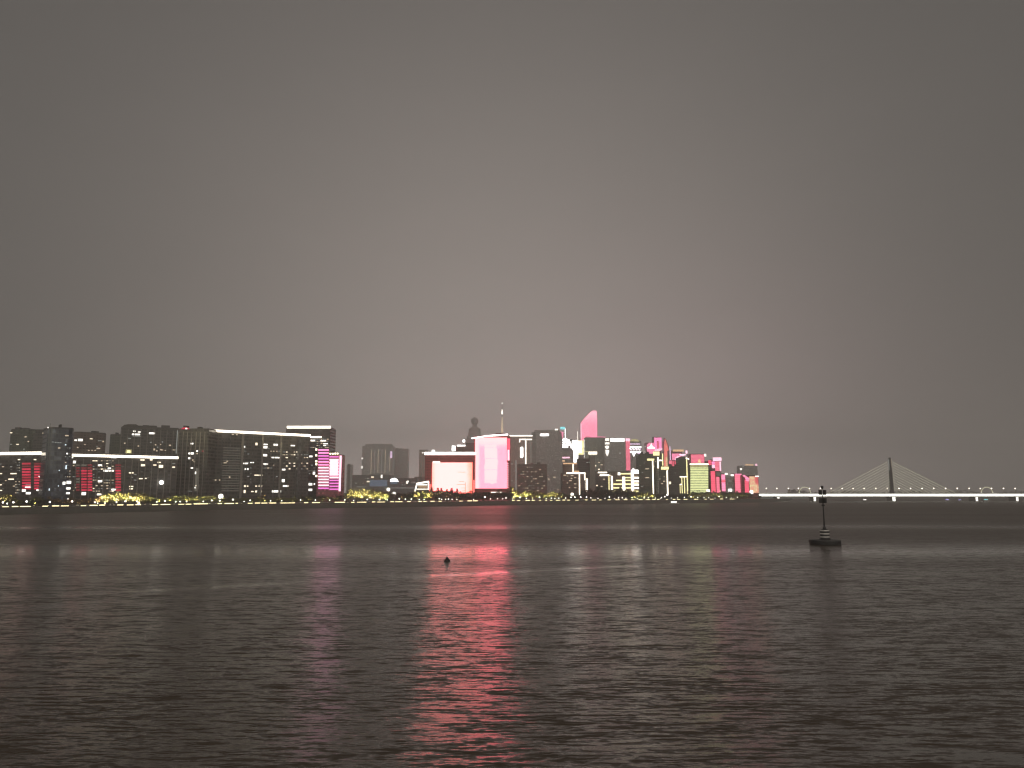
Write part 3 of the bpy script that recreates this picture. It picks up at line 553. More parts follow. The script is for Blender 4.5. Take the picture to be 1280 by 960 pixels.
b = Bld('office_tower', 'dark slim tower with a pink halo right of the striped block', 885.8, 890.6, 581.6, 1260, depth=20, mat='f_warm', plant=False); b.mass(884.4,889,576,8,18,'f_pink','upper_storeys')
b.rect(885.2,575.4,889.2,581.2,'redpink','lit_facade')
b = Bld('office_tower', 'tower with glaring white-pink crown above red lit storeys', 889.4, 902, 574.8, 1850, depth=22, mat='f_pink', short='white-crowned red tower', plant=False)
b.rect(891, 571.8, 901.6, 576.4, 'pinkwhite', 'crown_light', 2, 0); b.rect(888.4, 581, 893.4, 585.2, 'pinkwhite', 'sign', 1, 1); b.rect(899.4, 577, 901.2, 589, 'pinkwhite', 'side_light'); b.rect(893.8, 577, 899, 589, 'rose', 'lit_facade'); b.rect(889.8,577,893.4,580.6,'hotpink','lit_facade')
b = Bld('office_tower', 'red lit tower front with dark vertical grooves', 888.6, 901.4, 589.4, 1250, depth=22, mat='f_red', short='grooved red tower', plant=False)
b.rect(888.8, 589, 894.2, 616, 'redpink', 'lit_facade'); b.rect(895.6, 596, 899.4, 616, 'rose', 'lit_facade'); b.rect(895.4,590,901,595,'dimmer','grey_panel'); b.win(899.4,613.6,2.6,1.8,'peach')
b = Bld('office_tower', 'narrow pink lit tower with a small white roof lamp', 901.6, 907.2, 592.4, 1270, depth=20, mat='f_pink', plant=False, short='narrow pink tower')
b.rect(902, 593, 906.6, 614, 'pink', 'lit_facade'); b.rect(906, 591.4, 909.2, 593.6, 'white', 'roof_light', 1, 1); b.rect(902,600,906.6,603,'redpink','lit_facade',.3,1)
b = Bld('office_tower', 'grey unlit tower between two pink ones', 907.2, 918, 594.6, 1275, depth=20, mat='f_pale', plant=False, short='grey unlit tower')
b.rect(913.4, 593, 917, 595, 'white', 'roof_light', 1, 0); b.win(911.4,594.6,1.6,1.2,'dim'); b.rect(910.4,611.4,914.6,614,'white_hot','shop_sign',.5,2); b.field(909,598,917,610,2.4,3,.15,('dimmer','dim'))
b = Bld('office_tower', 'rose-coloured lit tower with bright roof edge', 918, 927.6, 592.6, 1272, depth=20, mat='f_pink', plant=False, short='rose-coloured tower')
b.rect(918.8, 593.6, 926.4, 615.4, 'rose', 'lit_facade'); b.hs(918.4, 927, 592.8, 'pink', 1.1)
b = Bld('office_tower', 'hazy far tower carrying a row of lit letters on its roof', 925, 947.6, 582.6, 2500, depth=30, mat='f_pale', plant=False)
for k in range(5): b.rect(931.8+k*2.1, 580+k*.12, 933.4+k*2.1, 582, 'peach', 'roof_sign_letter', .8, 0)
b.rect(944,579.8,946.4,582.2,'pinkwhite','roof_sign_letter',.8,0); b.win(926.2,586.4,2.2,2,'neutral'); b.wins([(927.6,581.6),(929,583.4)], 'dim')
b = Bld('office_block', 'low block with red lit front and pink rim', 927.8, 937, 595, 1262, depth=18, mat='f_red', plant=False, short='low red-fronted block')
b.rect(931, 600, 936, 615.6, 'redpink', 'lit_facade'); b.outl([(928,594.4),(930,593.4),(936.4,598),(935.4,602.6),(932,600.6),(931,597)], -1.6,-.6,'pink','curved_light')
b = Bld('office_block', 'block at the bridge head faced with a golden and red glowing screen', 936.4, 948.4, 594.8, 1268, depth=20, mat='f_red', plant=False, short='golden screen block')
b.rect(936.8, 595.4, 948, 616, 'screen_gold', 'led_screen'); b.hs(944, 948.4, 595.4, 'white', 1.4); b.rect(936,613.4,941,617.4,'white_hot','shop_sign',.5,2)

# ------------------------------------------------------------------ trees
def leafmesh(name, mat, kind, seed):
    rnd = random.Random(seed); mb = MB()
    def leafq(c, s):
        a = Vector((rnd.gauss(0,1), rnd.gauss(0,1), rnd.gauss(0,.8))).normalized(); t = a.orthogonal().normalized(); w = a.cross(t)
        q = rnd.uniform(.5,1)
        mb.poly([c-t*s-w*s*q*.3, c+w*s*q, c+t*s-w*s*q*.2, c-w*s*q], [(0,1,2,3)])
    if kind == 'round':
        clumps = [(Vector((rnd.gauss(0,.32), rnd.gauss(0,.32), .56+rnd.gauss(0,.17))), rnd.uniform(.10,.2)) for _ in range(20)]
        for c, r in clumps:
            for _ in range(44):
                d = Vector((rnd.gauss(0,1), rnd.gauss(0,1), rnd.gauss(0,1))).normalized()*r*rnd.uniform(.5,1.1); leafq(c+d, rnd.uniform(.035,.065))
    elif kind == 'willow':
        for _ in range(46):
            a = rnd.uniform(0, 2*math.pi); rr = rnd.uniform(.05,.46); top = rnd.uniform(.62,1.0)*(1-.25*rr); bot = rnd.uniform(.15,.5)
            k = 11
            for j in range(k):
                z = top+(bot-top)*j/k; sp = rr*(.55+.6*j/k)
                leafq(Vector((math.cos(a)*sp+rnd.gauss(0,.02), math.sin(a)*sp+rnd.gauss(0,.02), z)), rnd.uniform(.02,.045))
    elif kind == 'pine':
        for j in range(13):
            z = .18+.8*j/13; r = .26*(1-j/13.5)+.02
            for _ in range(26):
                a = rnd.uniform(0, 2*math.pi); q = r*rnd.uniform(.3,1.1); leafq(Vector((math.cos(a)*q, math.sin(a)*q, z-.12*q/.3+rnd.gauss(0,.012))), rnd.uniform(.025,.05))
    me = bpy.data.meshes.new(name); me.from_pydata(mb.v, [], mb.f); me.materials.append(MATS[mat]); me.update(); return me
def trunkmesh(kind, seed):
    rnd = random.Random(seed); mb = MB()
    mb.tube((0,0,-.03),(.01,0,.35),.028,.018,7); 
    if kind == 'pine': mb.tube((.01,0,.35),(0,0,.93),.018,.004,6)
    else:
        for k in range(6):
            a = k*1.05+rnd.uniform(-.3,.3); r = rnd.uniform(.12,.28); z = rnd.uniform(.55,.82)
            mb.tube((.01,0,.33-.02*k*.5),(math.cos(a)*r*.5,math.sin(a)*r*.5,.5),.012,.009,5); mb.tube((math.cos(a)*r*.5,math.sin(a)*r*.5,.5),(math.cos(a)*r,math.sin(a)*r,z),.009,.003,5)
    me = bpy.data.meshes.new('trunk'); me.from_pydata(mb.v, [], mb.f); me.materials.append(MATS['bark']); me.update(); return me
TM = {}
for kd, mats in (('round',('leaf_green','leaf_dark','leaf_autumn')),('willow',('leaf_willow','leaf_autumn','leaf_green')),('pine',('leaf_pine',))):
    for mt in mats:
        TM[(kd,mt)] = [(leafmesh('crown', mt, kd, 10*i+len(mt)), trunkmesh(kd, i)) for i in range(3)]
ORD = ['first','second','third','fourth','fifth','sixth','seventh','eighth','ninth','tenth','eleventh','twelfth','thirteenth','fourteenth','fifteenth','sixteenth','seventeenth','eighteenth','nineteenth','twentieth']
def ordn(i):
    return ORD[i] if i < 20 else ('twenty-'+ORD[i-20] if i < 29 else str(i+1)+'th')
def front(u):
    best = None
    for a, c, Y, sh in BL:
        if a-2 <= u <= c+2 and (best is None or Y < best[0]): best = (Y, sh)
    if best is None: best = min(((min(abs(a-u),abs(c-u)), sh) for a,c,Y,sh in BL), key=lambda t:t[0])
    return best[1]
trnd = random.Random(5)
PEND = {}     # label counting: (text kind, building) -> list of (u, root)
def later(kind, u, root): PEND.setdefault((kind, front(u)), []).append((u, root))
TREES = []
def tree(u, vtop, kd, mt, wide=1.0, dY=None, what='tree'):
    Y = shoreY(u) + (dY if dY is not None else trnd.uniform(22, 40)); x = P(u, 625, Y).x; H = P(u, vtop, Y).z-GZ
    cm, tm = trnd.choice(TM[(kd,mt)])
    nm = {'round':'broadleaf_tree','willow':'willow_tree','pine':'conifer_tree'}[kd]
    r = empty(nm, (x, Y, GZ), trnd.uniform(0, 6.28)); tag(r, None, 'tree', 'trees along the far waterfront')
    w = H*wide*trnd.uniform(.9,1.15)
    for nm2, me in (('crown',cm),('trunk',tm)):
        o = bpy.data.objects.new(nm2, me); col.objects.link(o); o.parent = r; o.scale = (w, w, H)
    later(what, u, r); TREES.append((u, Y, H, x)); return x, Y, H
# uplights
def upl_proto():
    r = empty('floodlight', (0,0,-50))
    MB().box(-.35,.35,-.25,.25,.0,.5).build('housing','dark_metal',r,bevel=.04); MB().box(-.3,.3,-.2,.2,.503,.56).build('lens','lamp',r); return r
UPL = upl_proto(); UPL_used = [False]
def clone(root):
    r = root.copy(); col.objects.link(r)
    for ch in list(root.children):
        if ch.type == 'LIGHT': continue
        c = ch.copy(); col.objects.link(c); c.parent = r
    return r
def uplight(u, Y, e=4000, c=(1,.84,.40), x=None):
    x = P(u, 625, Y).x if x is None else x
    r = UPL if not UPL_used[0] else clone(UPL); UPL_used[0] = True
    r.location = (x, Y, GZ); tag(r, None, 'floodlight', 'floodlights at the feet of the trees'); later('floodlight', u, r)
    ld = bpy.data.lights.new('bulb','SPOT'); ld.energy = e; ld.color = c; ld.shadow_soft_size = .5; ld.spot_size = R(66); ld.spot_blend = .6
    lo = bpy.data.objects.new('bulb', ld); col.objects.link(lo); lo.parent = r; lo.location = (0,0,.8); lo.rotation_euler = (R(180-36),0,0)
def row(u0, u1, n, vt, kd, mt, lit=0, wide=1.0, jit=1.5, what=None, dY=None, lc=(1,.86,.48)):
    names = {'round':'round tree','willow':'willow','pine':'conical tree'}
    what = what or ('floodlit ' if lit else 'dark ')+names[kd]
    for i in range(n):
        u = u0+(u1-u0)*(i+.5)/n+trnd.uniform(-.25,.25)*(u1-u0)/n
        x, Y, H = tree(u, vt+trnd.uniform(-jit, jit), kd, mt, wide, dY, what)
        if lit: uplight(u, Y-H*.8*(wide**.5)-.8, lit*max(.35,(H/12)**2)*trnd.uniform(.5,1.5), lc, x=x+trnd.uniform(-1,1))
E = 62000
row(-60, 0, 4, 617, 'willow','leaf_willow', E); row(-2, 16, 3, 617, 'willow','leaf_willow', E); row(17, 26, 1, 624, 'round','leaf_green', E*.6)
row(41, 51, 2, 621, 'round','leaf_green', E*.7); row(26, 62, 3, 624, 'round','leaf_dark', 0); row(62, 104, 5, 623, 'round','leaf_autumn', E*.12); row(100,128,3,622,'round','leaf_autumn',E*.25)
row(128, 184, 11, 614.5, 'willow','leaf_willow', E*1.3, 1.2); row(184, 196, 2, 621, 'round','leaf_green', E*.6); row(196, 214, 2, 623,'round','leaf_green', E*.8)
row(212, 270, 9, 619, 'willow','leaf_green', E*1.5, 1.5); row(215, 262, 5, 618.5, 'round','leaf_dark', 0, dY=60)
row(268, 330, 7, 622, 'round','leaf_green', E*.4, 1.2); row(318, 334, 1, 620, 'round','leaf_autumn', E*.3); row(330, 372, 8, 622.5, 'round','leaf_green', E*1.6, 1.5); row(372, 436, 7, 622, 'round','leaf_green', E*.55); row(372, 440, 6, 619, 'round','leaf_dark', 0, dY=60)
row(434, 488, 8, 611.5, 'willow','leaf_willow', E*1.5, 1.4); row(484, 516, 4, 616, 'round','leaf_dark', 0, 1.1); row(500,520,2,618,'round','leaf_autumn',E*.4)
row(519, 538, 4, 612.5, 'willow','leaf_green', E*1.7, 1.2); row(538, 574, 6, 609.5, 'pine','leaf_pine', E*.25, 1.1, lc=(1,.55,.3)); row(560, 600, 6, 615.5, 'round','leaf_dark', 0, 1.3); row(596, 640, 7, 615, 'round','leaf_dark', 0, 1.2); 
row(640, 664, 4, 612.5, 'round','leaf_green', E*2.4, 1.35); row(664, 706, 7, 616, 'round','leaf_green', E*1.5, 1.1); row(704, 735, 5, 618, 'round','leaf_dark', 0, 1.1)
row(734, 790, 9, 611.5, 'round','leaf_dark', 0, 1.4, 2); row(784, 816, 5, 615.5, 'round','leaf_green', E*2.0, 1.2); row(812, 862, 8, 618, 'round','leaf_dark', 0, 1.2)
row(860, 936, 14, 616.5, 'round','leaf_green', E*.45, 1.2, 1.6); row(866, 936, 8, 614.5, 'round','leaf_dark', 0, 1.2, dY=60); row(936, 952, 3, 619,'round','leaf_dark',0)

# ------------------------------------------------------------------ promenade lamps and linear lights
lp = empty('promenade_lamp', (0,0,-50))
MB().tube((0,0,0),(0,0,2.3),.09,.06).build('pole','dark_metal',lp); MB().lathe([(.1,0),(.34,.13),(.42,.4),(.32,.68),(.1,.8)],10,(0,0,2.3)).build('lamp_head','lamp_white',lp)
first = [True]
def lamp(u, s=1.0, dY=9):
    Y = shoreY(u)+dY; r = lp if first[0] else clone(lp); first[0] = False
    r.location = (P(u,630,Y).x, Y, GZ); r.scale = (s,s,s); tag(r, None, 'lamp', 'lamps along the far promenade'); later('lamp', u, r)
for u, s in ((3.5,1.3),(9,1),(16.5,1.3),(33,1.5),(62,1.3),(90,1.4),(118.5,1.1),(122,.8),(131,.8),(145.5,1.1),(156.5,1.3),(171.5,1.2),(196,1),(206,1.3),(219.5,1),(225,1),(233,1),(254,1),(264.5,1.3),(274.5,1.2),(291,1.5),(305,.8),(312.5,1.2),(338,1),(352,1),(375.5,1.2),(394,1.1),(412,1.1),(431,1.1),(442,.9),(459,1.2),(474,1.1),(484,1),(499,1.4),(506.5,1.2),(514,1.2),(524,1),(530,1),(549,1.3),(552,1),(557,1),(560.5,1.1),(565,1),(571,.9),(592,.9),(606,1.8),(613,1),(622,1.1),(628.5,1),(632.5,1.4),(641,.9)): lamp(u, s)
u = 650
while u < 928: lamp(u, trnd.choice((.8,1,1,1.2,1.6))); u += trnd.uniform(4.5, 9)
lamp(827,1.2); lamp(834.5,2.6)
lb = empty('linear_light', (0,0,-50)); MB().box(-.5,.5,-.2,.2,0,.28).build('base','concrete',lb); MB().box(-.49,.49,-.26,.16,.284,.75).build('diffuser','path_light',lb); f2=[True]
def dash(u0, u1):
    um = (u0+u1)/2; Y = shoreY(um)+4; a = P(u0,632,shoreY(u0)+4); c = P(u1,632,shoreY(u1)+4)
    r = lb if f2[0] else clone(lb); f2[0] = False; r.location = ((a.x+c.x)/2,(a.y+c.y)/2,GZ); r.rotation_euler=(0,0,math.atan2(c.y-a.y,c.x-a.x)); r.scale=((c-a).xy.length*.97,1,1+.5*trnd.random())
    tag(r, None, 'light', 'linear lights along the embankment edge'); later('linear light', um, r)
for a, c in ((3,11),(15,23),(25,38.5),(53,60),(65,74),(76,86),(101,107.5),(112,122),(124,131),(146.5,154),(158.5,167),(169.5,176),(190,197),(200.5,213),(223,230),(232,239),(242,260),(272,277),(280.5,292),(294.5,297),(309.5,315.5),(318.5,325),(326.5,334),(336,345),(350,369),(380,385),(390,400),(418,431),(439,443),(446,458),(465,469),(471,481),(488,492),(494,503),(509,513),(523,527),(529,533),(538,543),(548,552),(574,578),(584,590),(591,597)): dash(a, c)
u = 640
while u < 925: w = trnd.uniform(2,6); dash(u, u+w); u += w+trnd.uniform(2,9)
# tall floodlight masts
em('mast_lamp', (1,.93,.8), 2.6, True)
def mast(u, v, Yd, s, label, m='mast_lamp'):
    Y = shoreY(u)+Yd; p = P(u, v, Y); r = empty('floodlight_mast', (p.x, Y, GZ)); tag(r, label, 'floodlight')
    H = p.z-GZ; MB().tube((0,0,0),(0,0,H),.22,.12).build('pole','grey_metal',r); MB().lathe([(.2,-1),(.8,-.7),(1,0),(.8,.7),(.2,1)],12).build('lamp_head',m,r,(0,0,H)).scale=(s,s,s)
mast(276, 620.5, 30, 2.3, 'glaring white floodlight on a mast right of the yellow-lit trees')
mast(485.4, 612, 300, 2.6, 'bright white floodlight on a mast, upper of two near the bluish hall')
mast(492.2, 618, 60, 2.7, 'large bright floodlight just above dark trees, lower of two near the bluish hall')
mast(715.2, 618, 30, 2.2, 'single large round white lamp among dark trees below the stepped flats')
mast(173.5, 629, 12, .8, 'short warm lamp post among the tall floodlit willows','lamp')
# small lit boats by the quay near u 840
def boat(u, v, L, label, m, name='tour_boat', Y=None, head=0.0, cabin=True, strips=('lamp_white',)):
    g = P(u, v, Y) if Y else G(u, v); g.z = 0
    r = empty(name, (g.x, g.y, 0), head); tag(r, label, 'boat')
    n = 10; hull = [(-L/2, -.17*L*.5), (L*.25, -.17*L*.5), (L*.5, 0), (L*.25, .17*L*.5), (-L/2, .17*L*.5)]
    w0 = [(x*.9, y*.7) for x, y in hull]
    MB().poly([(x,y,-.4) for x,y in w0]+[(x,y,L*.09) for x,y in hull], [(4,3,2,1,0),(5,6,7,8,9)]+[(i,(i+1)%5,5+(i+1)%5,5+i) for i in range(5)]).build('hull','white_paint',r)
    MB().box(-L*.38,L*.2,-L*.065,L*.065,L*.09+.01,L*.19).build('cabin','grey_metal',r,bevel=.05)
    MB().box(-L*.36,L*.18,-L*.069,-L*.0655,L*.11,L*.16).build('window',m,r)
    MB().box(-L*.4,L*.22,-L*.08,L*.08,L*.193,L*.215).build('roof',m,r)
boat(843.5, 629.6, 13, 'small white lit boat moored at the quay below the dark purplish block', 'lamp_white', head=-.5)
boat(1081.5, 625.6, 9, 'tiny white-lit boat under the bridge left of its pylon', 'white_hot', Y=1500)
boat(1184.5, 625.6, 12, 'tiny violet-lit boat under the bridge right of its pylon', 'violet', Y=1480, head=.15)
boat(1200, 625.6, 8, 'tiny violet-lit boat under the bridge, nearer the right pier', 'violet', name='tour_boat', Y=1490)
boat(1233, 625.6, 12, 'tiny turquoise-lit boat under the right end of the bridge', 'cyan', Y=1480)

# ------------------------------------------------------------------ bridge
YB = 1337.0; sB = YB/F
def bx(u): return P(u, 619, YB).x
def bz(v): return P(1117, v, YB).z
br = empty('cable_stayed_bridge', (bx(1119.4), YB, 0)); tag(br, 'white-lit cable-stayed bridge crossing the river at the right', 'bridge'); X0 = bx(1119.4)
zd1 = bz(617.2); zd0 = bz(620.6); xa = bx(934)-X0; xb = bx(1420)-X0
MB().outline([(xa,zd0),(xb,zd0),(xb,zd1),(xa,zd1)], 0, 24).build('deck','bridge_concrete',br)
MB().box(xa+2,xb,-.7,-.05,zd0+.5,zd1-.3).build('deck_light','bridge_white',br)
MB().box(xa,xb,.4,.6,zd1+.01,zd1+1.1).build('railing','grey_metal',br); MB().box(xa,xb,23.4,23.6,zd1+.01,zd1+1.1).build('railing','grey_metal',br)
MB().box(bx(945)-X0,bx(1019)-X0,28,38,bz(623.1),bz(622.1)).build('lower_deck','concrete',br); MB().box(bx(945)-X0,bx(1018)-X0,27.5,27.9,bz(622.9),bz(622.4)).build('lower_deck_light','dim',br)
for uu, lit in ((973,1),(1018.5,2),(1117.4,2),(1221,1),(1271.5,1),(1330,1),(1380,0)):
    x = bx(uu)-X0; w = 3.2 if uu != 1117.4 else 4.2
    p = MB().outline([(x-w*.6,-2),(x+w*.6,-2),(x+w*.6,zd0-3),(x+w*1.2,zd0-.01),(x-w*1.2,zd0-.01),(x-w*.6,zd0-3)], 1, 21).build('pier','bridge_concrete',br)
    if lit: MB().box(x-w*.55,x+w*.55,.5,.9,.8,zd0-1).build('pier_light','bridge_white' if lit == 2 else 'neutral',p)
zp = bz(571.6)
for y in (12,):
    MB().poly([(-3,y-2.2,zd1),(3,y-2.2,zd1),(3,y+2.2,zd1),(-3,y+2.2,zd1),(-1.5,y-1.4,zp),(1.5,y-1.4,zp),(1.5,y+1.4,zp),(-1.5,y+1.4,zp)],[(0,3,2,1),(4,5,6,7),(0,1,5,4),(1,2,6,5),(2,3,7,6),(3,0,4,7)]).build('pylon','dark_metal',br)
MB().box(1.3,2.3,11,13,bz(588),bz(573)).build('pylon_light','warm_dim',br); MB().box(-2.1,-1.3,11,13,bz(588),bz(574)).build('pylon_light','dim',br)
for sgn in (-1,1):
    for k in range(12):
        xe = sgn*(14+k*(1199-1117.4-9)*sB/11.3); zt = bz(611)+(bz(576)-bz(611))*(k/11)**1.0
        a_ = Vector((sgn*1.2,12,zt)); e_ = Vector((xe,12,zd1)); fz = .03; m_ = a_+(e_-a_)*fz
        cb = MB().tube(a_,m_,.13,.13,5,False).build('cable','cable_white',br); MB().tube(m_,e_,.17,.17,5,False).build('cable_glow','bridge_cable',cb)  # lamp-lit look put in as emission; the cable itself is no light
bl = empty('bridge_lamp', (0,0,-50)); MB().tube((0,0,0),(0,0,8.4),.16,.1).build('pole','yellow_paint',bl); MB().box(-.9,.9,-.3,.3,8.4,8.7).build('arm','grey_metal',bl); MB().lathe([(.1,-1.1),(.75,-.6),(.95,0),(.7,.7),(.1,1)],10,(0,0,9.1)).build('lamp_head','strip',bl); f3=[True]; BLp=[]
for uu in (958.8,972,986.4,999,1013,1026.5,1040,1053.8,1067.6,1081.4,1096,1110.4,1125,1139.6,1154,1168.6,1183.4,1198,1213,1227,1241,1256,1270.6,1285,1300,1315):
    r = bl if f3[0] else clone(bl); f3[0]=False; r.location=(bx(uu), YB+2, zd1); BLp.append((uu,r)); tag(r,None,'street lamp','lamps along the bridge deck')
nL = 0
for i,(uu,r) in enumerate(BLp):
    if uu < 1117: r['label'] = f'{ordn(sum(1 for a,_ in BLp if uu<a<1117))} bridge deck lamp to the left of the pylon'
    elif uu < 1285: r['label'] = f'{ordn(sum(1 for a,_ in BLp if 1117<a<uu))} bridge deck lamp to the right of the pylon'
    else: r['label'] = 'bridge deck lamp beyond the right edge of the photo'
# lit arches behind the deck
for uu, nm in ((1006,'small lit arch rising behind the bridge deck left of the beacon'),(1233.5,'small lit arch rising behind the bridge deck at the far right')):
    p = P(uu, 612, 1700); r = empty('arch_gantry',(p.x,1700,4)); tag(r, nm, 'arch'); W = 7.2*1700/F; zt = P(uu,608.8,1700).z-4; zb = P(uu,617,1700).z-4; pr=None
    mb = MB()
    for k in range(9):
        a = math.pi*k/8; q = Vector((-W*math.cos(a),0,zb+(zt-zb)*math.sin(a)))
        if pr is not None: mb.tube(pr,q,.55,.55,6)
        pr = q
    mb.build('arch_rib','bridge_cable',r); MB().tube((-W,0,0),(-W,0,zb),.7).build('leg','grey_metal',r); MB().tube((W,0,0),(W,0,zb),.7).build('leg','grey_metal',r)
    MB().lathe([(.1,-1),(.9,0),(.1,1)],8).build('lamp_head','neutral',r,(W,0,zb+2)); MB().lathe([(.1,-1),(.9,0),(.1,1)],8).build('lamp_head','neutral',r,(-W,0,zb+2))

# ------------------------------------------------------------------ beacon and buoy in the river
gb = G(1031.6, 680.6); YBc = gb.y; k = YBc/F     # metres per pixel there
bc = empty('channel_beacon', (gb.x, YBc, 0)); tag(bc, 'tall dark channel beacon pole on a round base, standing in the river', 'beacon')
W = 18.3*k; H0 = 5.6*k
MB().lathe([(W*.95,-.8),(W*.985,0),(W,.25),(W,H0*.85),(W*.98,H0),(W*.4,H0+.15),(.2,H0+.18)], 40).build('base','black_paint',bc)
MB().lathe([(W*.36,0),(W*.33,.35),(W*.2,.8),(.25,.95)], 24, (0,0,H0+.15)).build('dome','black_paint',bc, smooth=True)
for kk in range(7): 
    a = kk*2*math.pi/7; MB().tube((W*math.cos(a)*.99,W*math.sin(a)*.99,H0*.62),(W*math.cos(a)*1.03,W*math.sin(a)*1.03,H0*.62),.28,.28,10).build('tyre_fender','black_paint',bc)
zd = H0+.8; rd = 5.6*k
for j, m in enumerate(('white_paint','red_paint','white_paint','red_paint','white_paint')):
    h = (.5,1.3,.55,1.25,.45)[j]*.52; MB().lathe([(rd,0),(rd*.98,h)], 28, (0,0,zd)).build('drum_band', m if j%2==0 else 'black_paint', bc); zd += h+.004
MB().lathe([(rd*.9,0),(.55,.35),(.45,.9)], 20, (0,0,zd)).build('drum_cap','black_paint',bc)
zt = 66*k; z0 = zd+.8
MB().tube((0,0,z0),(0,0,zt*.92),.24,.12,12).build('pole','black_paint',bc)
for a in (0,math.pi/2,math.pi,1.5*math.pi):
    MB().tube((.34*math.cos(a+.4),.34*math.sin(a+.4),z0),(.12*math.cos(a+.4),.12*math.sin(a+.4),zt*.7),.05,.04,6).build('stay','black_paint',bc)
def pz(v): return P(1031, v, YBc).z
MB().lathe([(.2,0),(.5,.15),(.5,.5),(.2,.65)],12,(0,0,pz(633))).build('collar','black_paint',bc)
for va, vb in ((612.4,618.6),(622.6,628.8)):
    z1 = pz(va); z0_ = pz(vb)
    for a in (0, math.pi/2):
        m_ = MB().box(.22,1.35,-.05,.05,z0_,z1).build('day_mark','dark_metal',bc); m_.rotation_euler=(0,0,a+.25)
        m_ = MB().box(-1.35,-.22,-.05,.05,z0_,z1).build('day_mark','dark_metal',bc); m_.rotation_euler=(0,0,a+.25)
MB().lathe([(.14,0),(.3,.1),(.3,.5),(.12,.6)],12,(0,0,pz(611.5))).build('lantern_base','black_paint',bc)
MB().lathe([(.1,-.42),(.33,-.3),(.45,0),(.33,.3),(.1,.42)],14,(0,0,pz(608.8))).build('lantern','black_paint',bc, smooth=True)
MB().tube((0,0,pz(612)),(0,0,pz(608)),.1,.08,8).build('lantern_post','black_paint',bc)

gb = G(558.8, 701.5); k = gb.y/F
bu = empty('marker_buoy', (gb.x, gb.y, 0)); tag(bu, 'small dark cone-topped buoy floating alone in the pink reflection', 'buoy')
MB().lathe([(3.0*k,-.25),(4.0*k,0),(4.0*k,.9*k),(2.9*k,1.8*k)], 20).build('float','black_paint',bu, smooth=True)
MB().lathe([(2.9*k,1.8*k),(1.9*k,3.2*k),(1.4*k,4.2*k),(.9*k,4.9*k),(.1,5.1*k)], 16).build('cone','black_paint',bu, smooth=True)
MB().tube((0,0,5.0*k),(0,0,5.6*k),.06,.05).build('pin','dark_metal',bu)

# ------------------------------------------------------------------ labels of the small repeated things
for (kind, sh), lst in PEND.items():
    lst.sort(key=lambda t: t[0])
    for i, (u, r) in enumerate(lst):
        where = 'in front of' if ('tree' in kind or 'willow' in kind) else 'below'
        if u < -3: r['label'] = f'{kind} left of the photo edge, {ordn(i)} below the {sh}'
        elif len(lst) == 1: r['label'] = f'only {kind} {where} the {sh}'
        else: r['label'] = f'{ordn(i)} {kind} from the left {where} the {sh}'
        if len(r['label'].replace('-',' ').split()) > 16: r['label'] = f'{ordn(i)} {kind} from left, by the {sh}'

# ------------------------------------------------------------------ setting: land, promenade, water
sp = [G(u, v) for u, v in SH]
ext = [Vector((bx(985),1345,0)), Vector((P(990,618,1800).x,1800,0)), Vector((P(985,618,2700).x,2700,0)), Vector((P(1080,618,3600).x,3600,0)), Vector((P(1400,618,4300).x,4300,0)), Vector((P(2100,618,4300).x,4300,0)), Vector((5400,3300,0))]
line = [Vector((sp[0].x-900, sp[0].y-120, 0))]+sp+ext
m, nt, bs = newmat('ground'); plain('ground',(.05,.05,.045)); plain('paving',(.18,.17,.15),.8,0,.25,.4); plain('embankment',(.09,.085,.075),.9,0,.4,.35)
land = [(p.x,p.y,GZ) for p in line]+[(5400,5600,GZ),(-5400,5600,GZ),(-5400,line[0].y,GZ)]
o = MB().poly(land, [tuple(range(len(land)))]).build('ground','ground'); tag(o, kind='structure')
mb = MB(); mp = MB(); n = len(line)
def nrm(i):
    a = line[max(0,i-1)]; c = line[min(n-1,i+1)]; d = (c-a).normalized(); return Vector((d.y,-d.x,0))  # towards the water
for i in range(n-1):
    q = []
    for j in (i,i+1):
        p = line[j]; w = nrm(j); q += [p+w*2.5+Vector((0,0,-1.5)), p+w*.5+Vector((0,0,GZ-.6)), p+w*.5+Vector((0,0,GZ+.15)), p-w*.4+Vector((0,0,GZ+.15)), p-w*.4+Vector((0,0,GZ-.5))]
    mb.poly(q, [(0,5,6,1),(1,6,7,2),(2,7,8,3),(3,8,9,4)])
    if i < len(sp):
        a, c = line[i], line[i+1]; wa, wc = nrm(i), nrm(i+1)
        mp.poly([a-wa*.5, c-wc*.5, c-wc*18, a-wa*18], [(0,1,2,3)])
o = mb.build('embankment','embankment'); tag(o, kind='structure')
mp.v = [(x,y,GZ+.004) for x,y,z in mp.v]; o = mp.build('promenade','paving'); tag(o, kind='structure')
# far wood beyond the bridge
rnd = random.Random(3); mb = MB()
for i in range(2600):
    t = rnd.random(); u = 985+t*500; Y = 3500+t*700+rnd.uniform(0,250) if u > 1075 else 2750+(u-985)*9+rnd.uniform(0,200)
    x = P(u,618,Y).x; h = rnd.uniform(4,15)*(1+.4*math.sin(u*.09)); c = Vector((x,Y,GZ+h*rnd.random())); s_=rnd.uniform(3,6)
    a = Vector((rnd.gauss(0,1),rnd.gauss(0,1),rnd.gauss(0,1))).normalized(); tt=a.orthogonal().normalized(); w=a.cross(tt)
    mb.poly([c-tt*s_,c+w*s_,c+tt*s_,c-w*s_],[(0,1,2,3)])
o = mb.build('distant_wood','leaf_dark'); tag(o, 'low dark distant wood beyond the bridge', 'wood', kind='stuff')

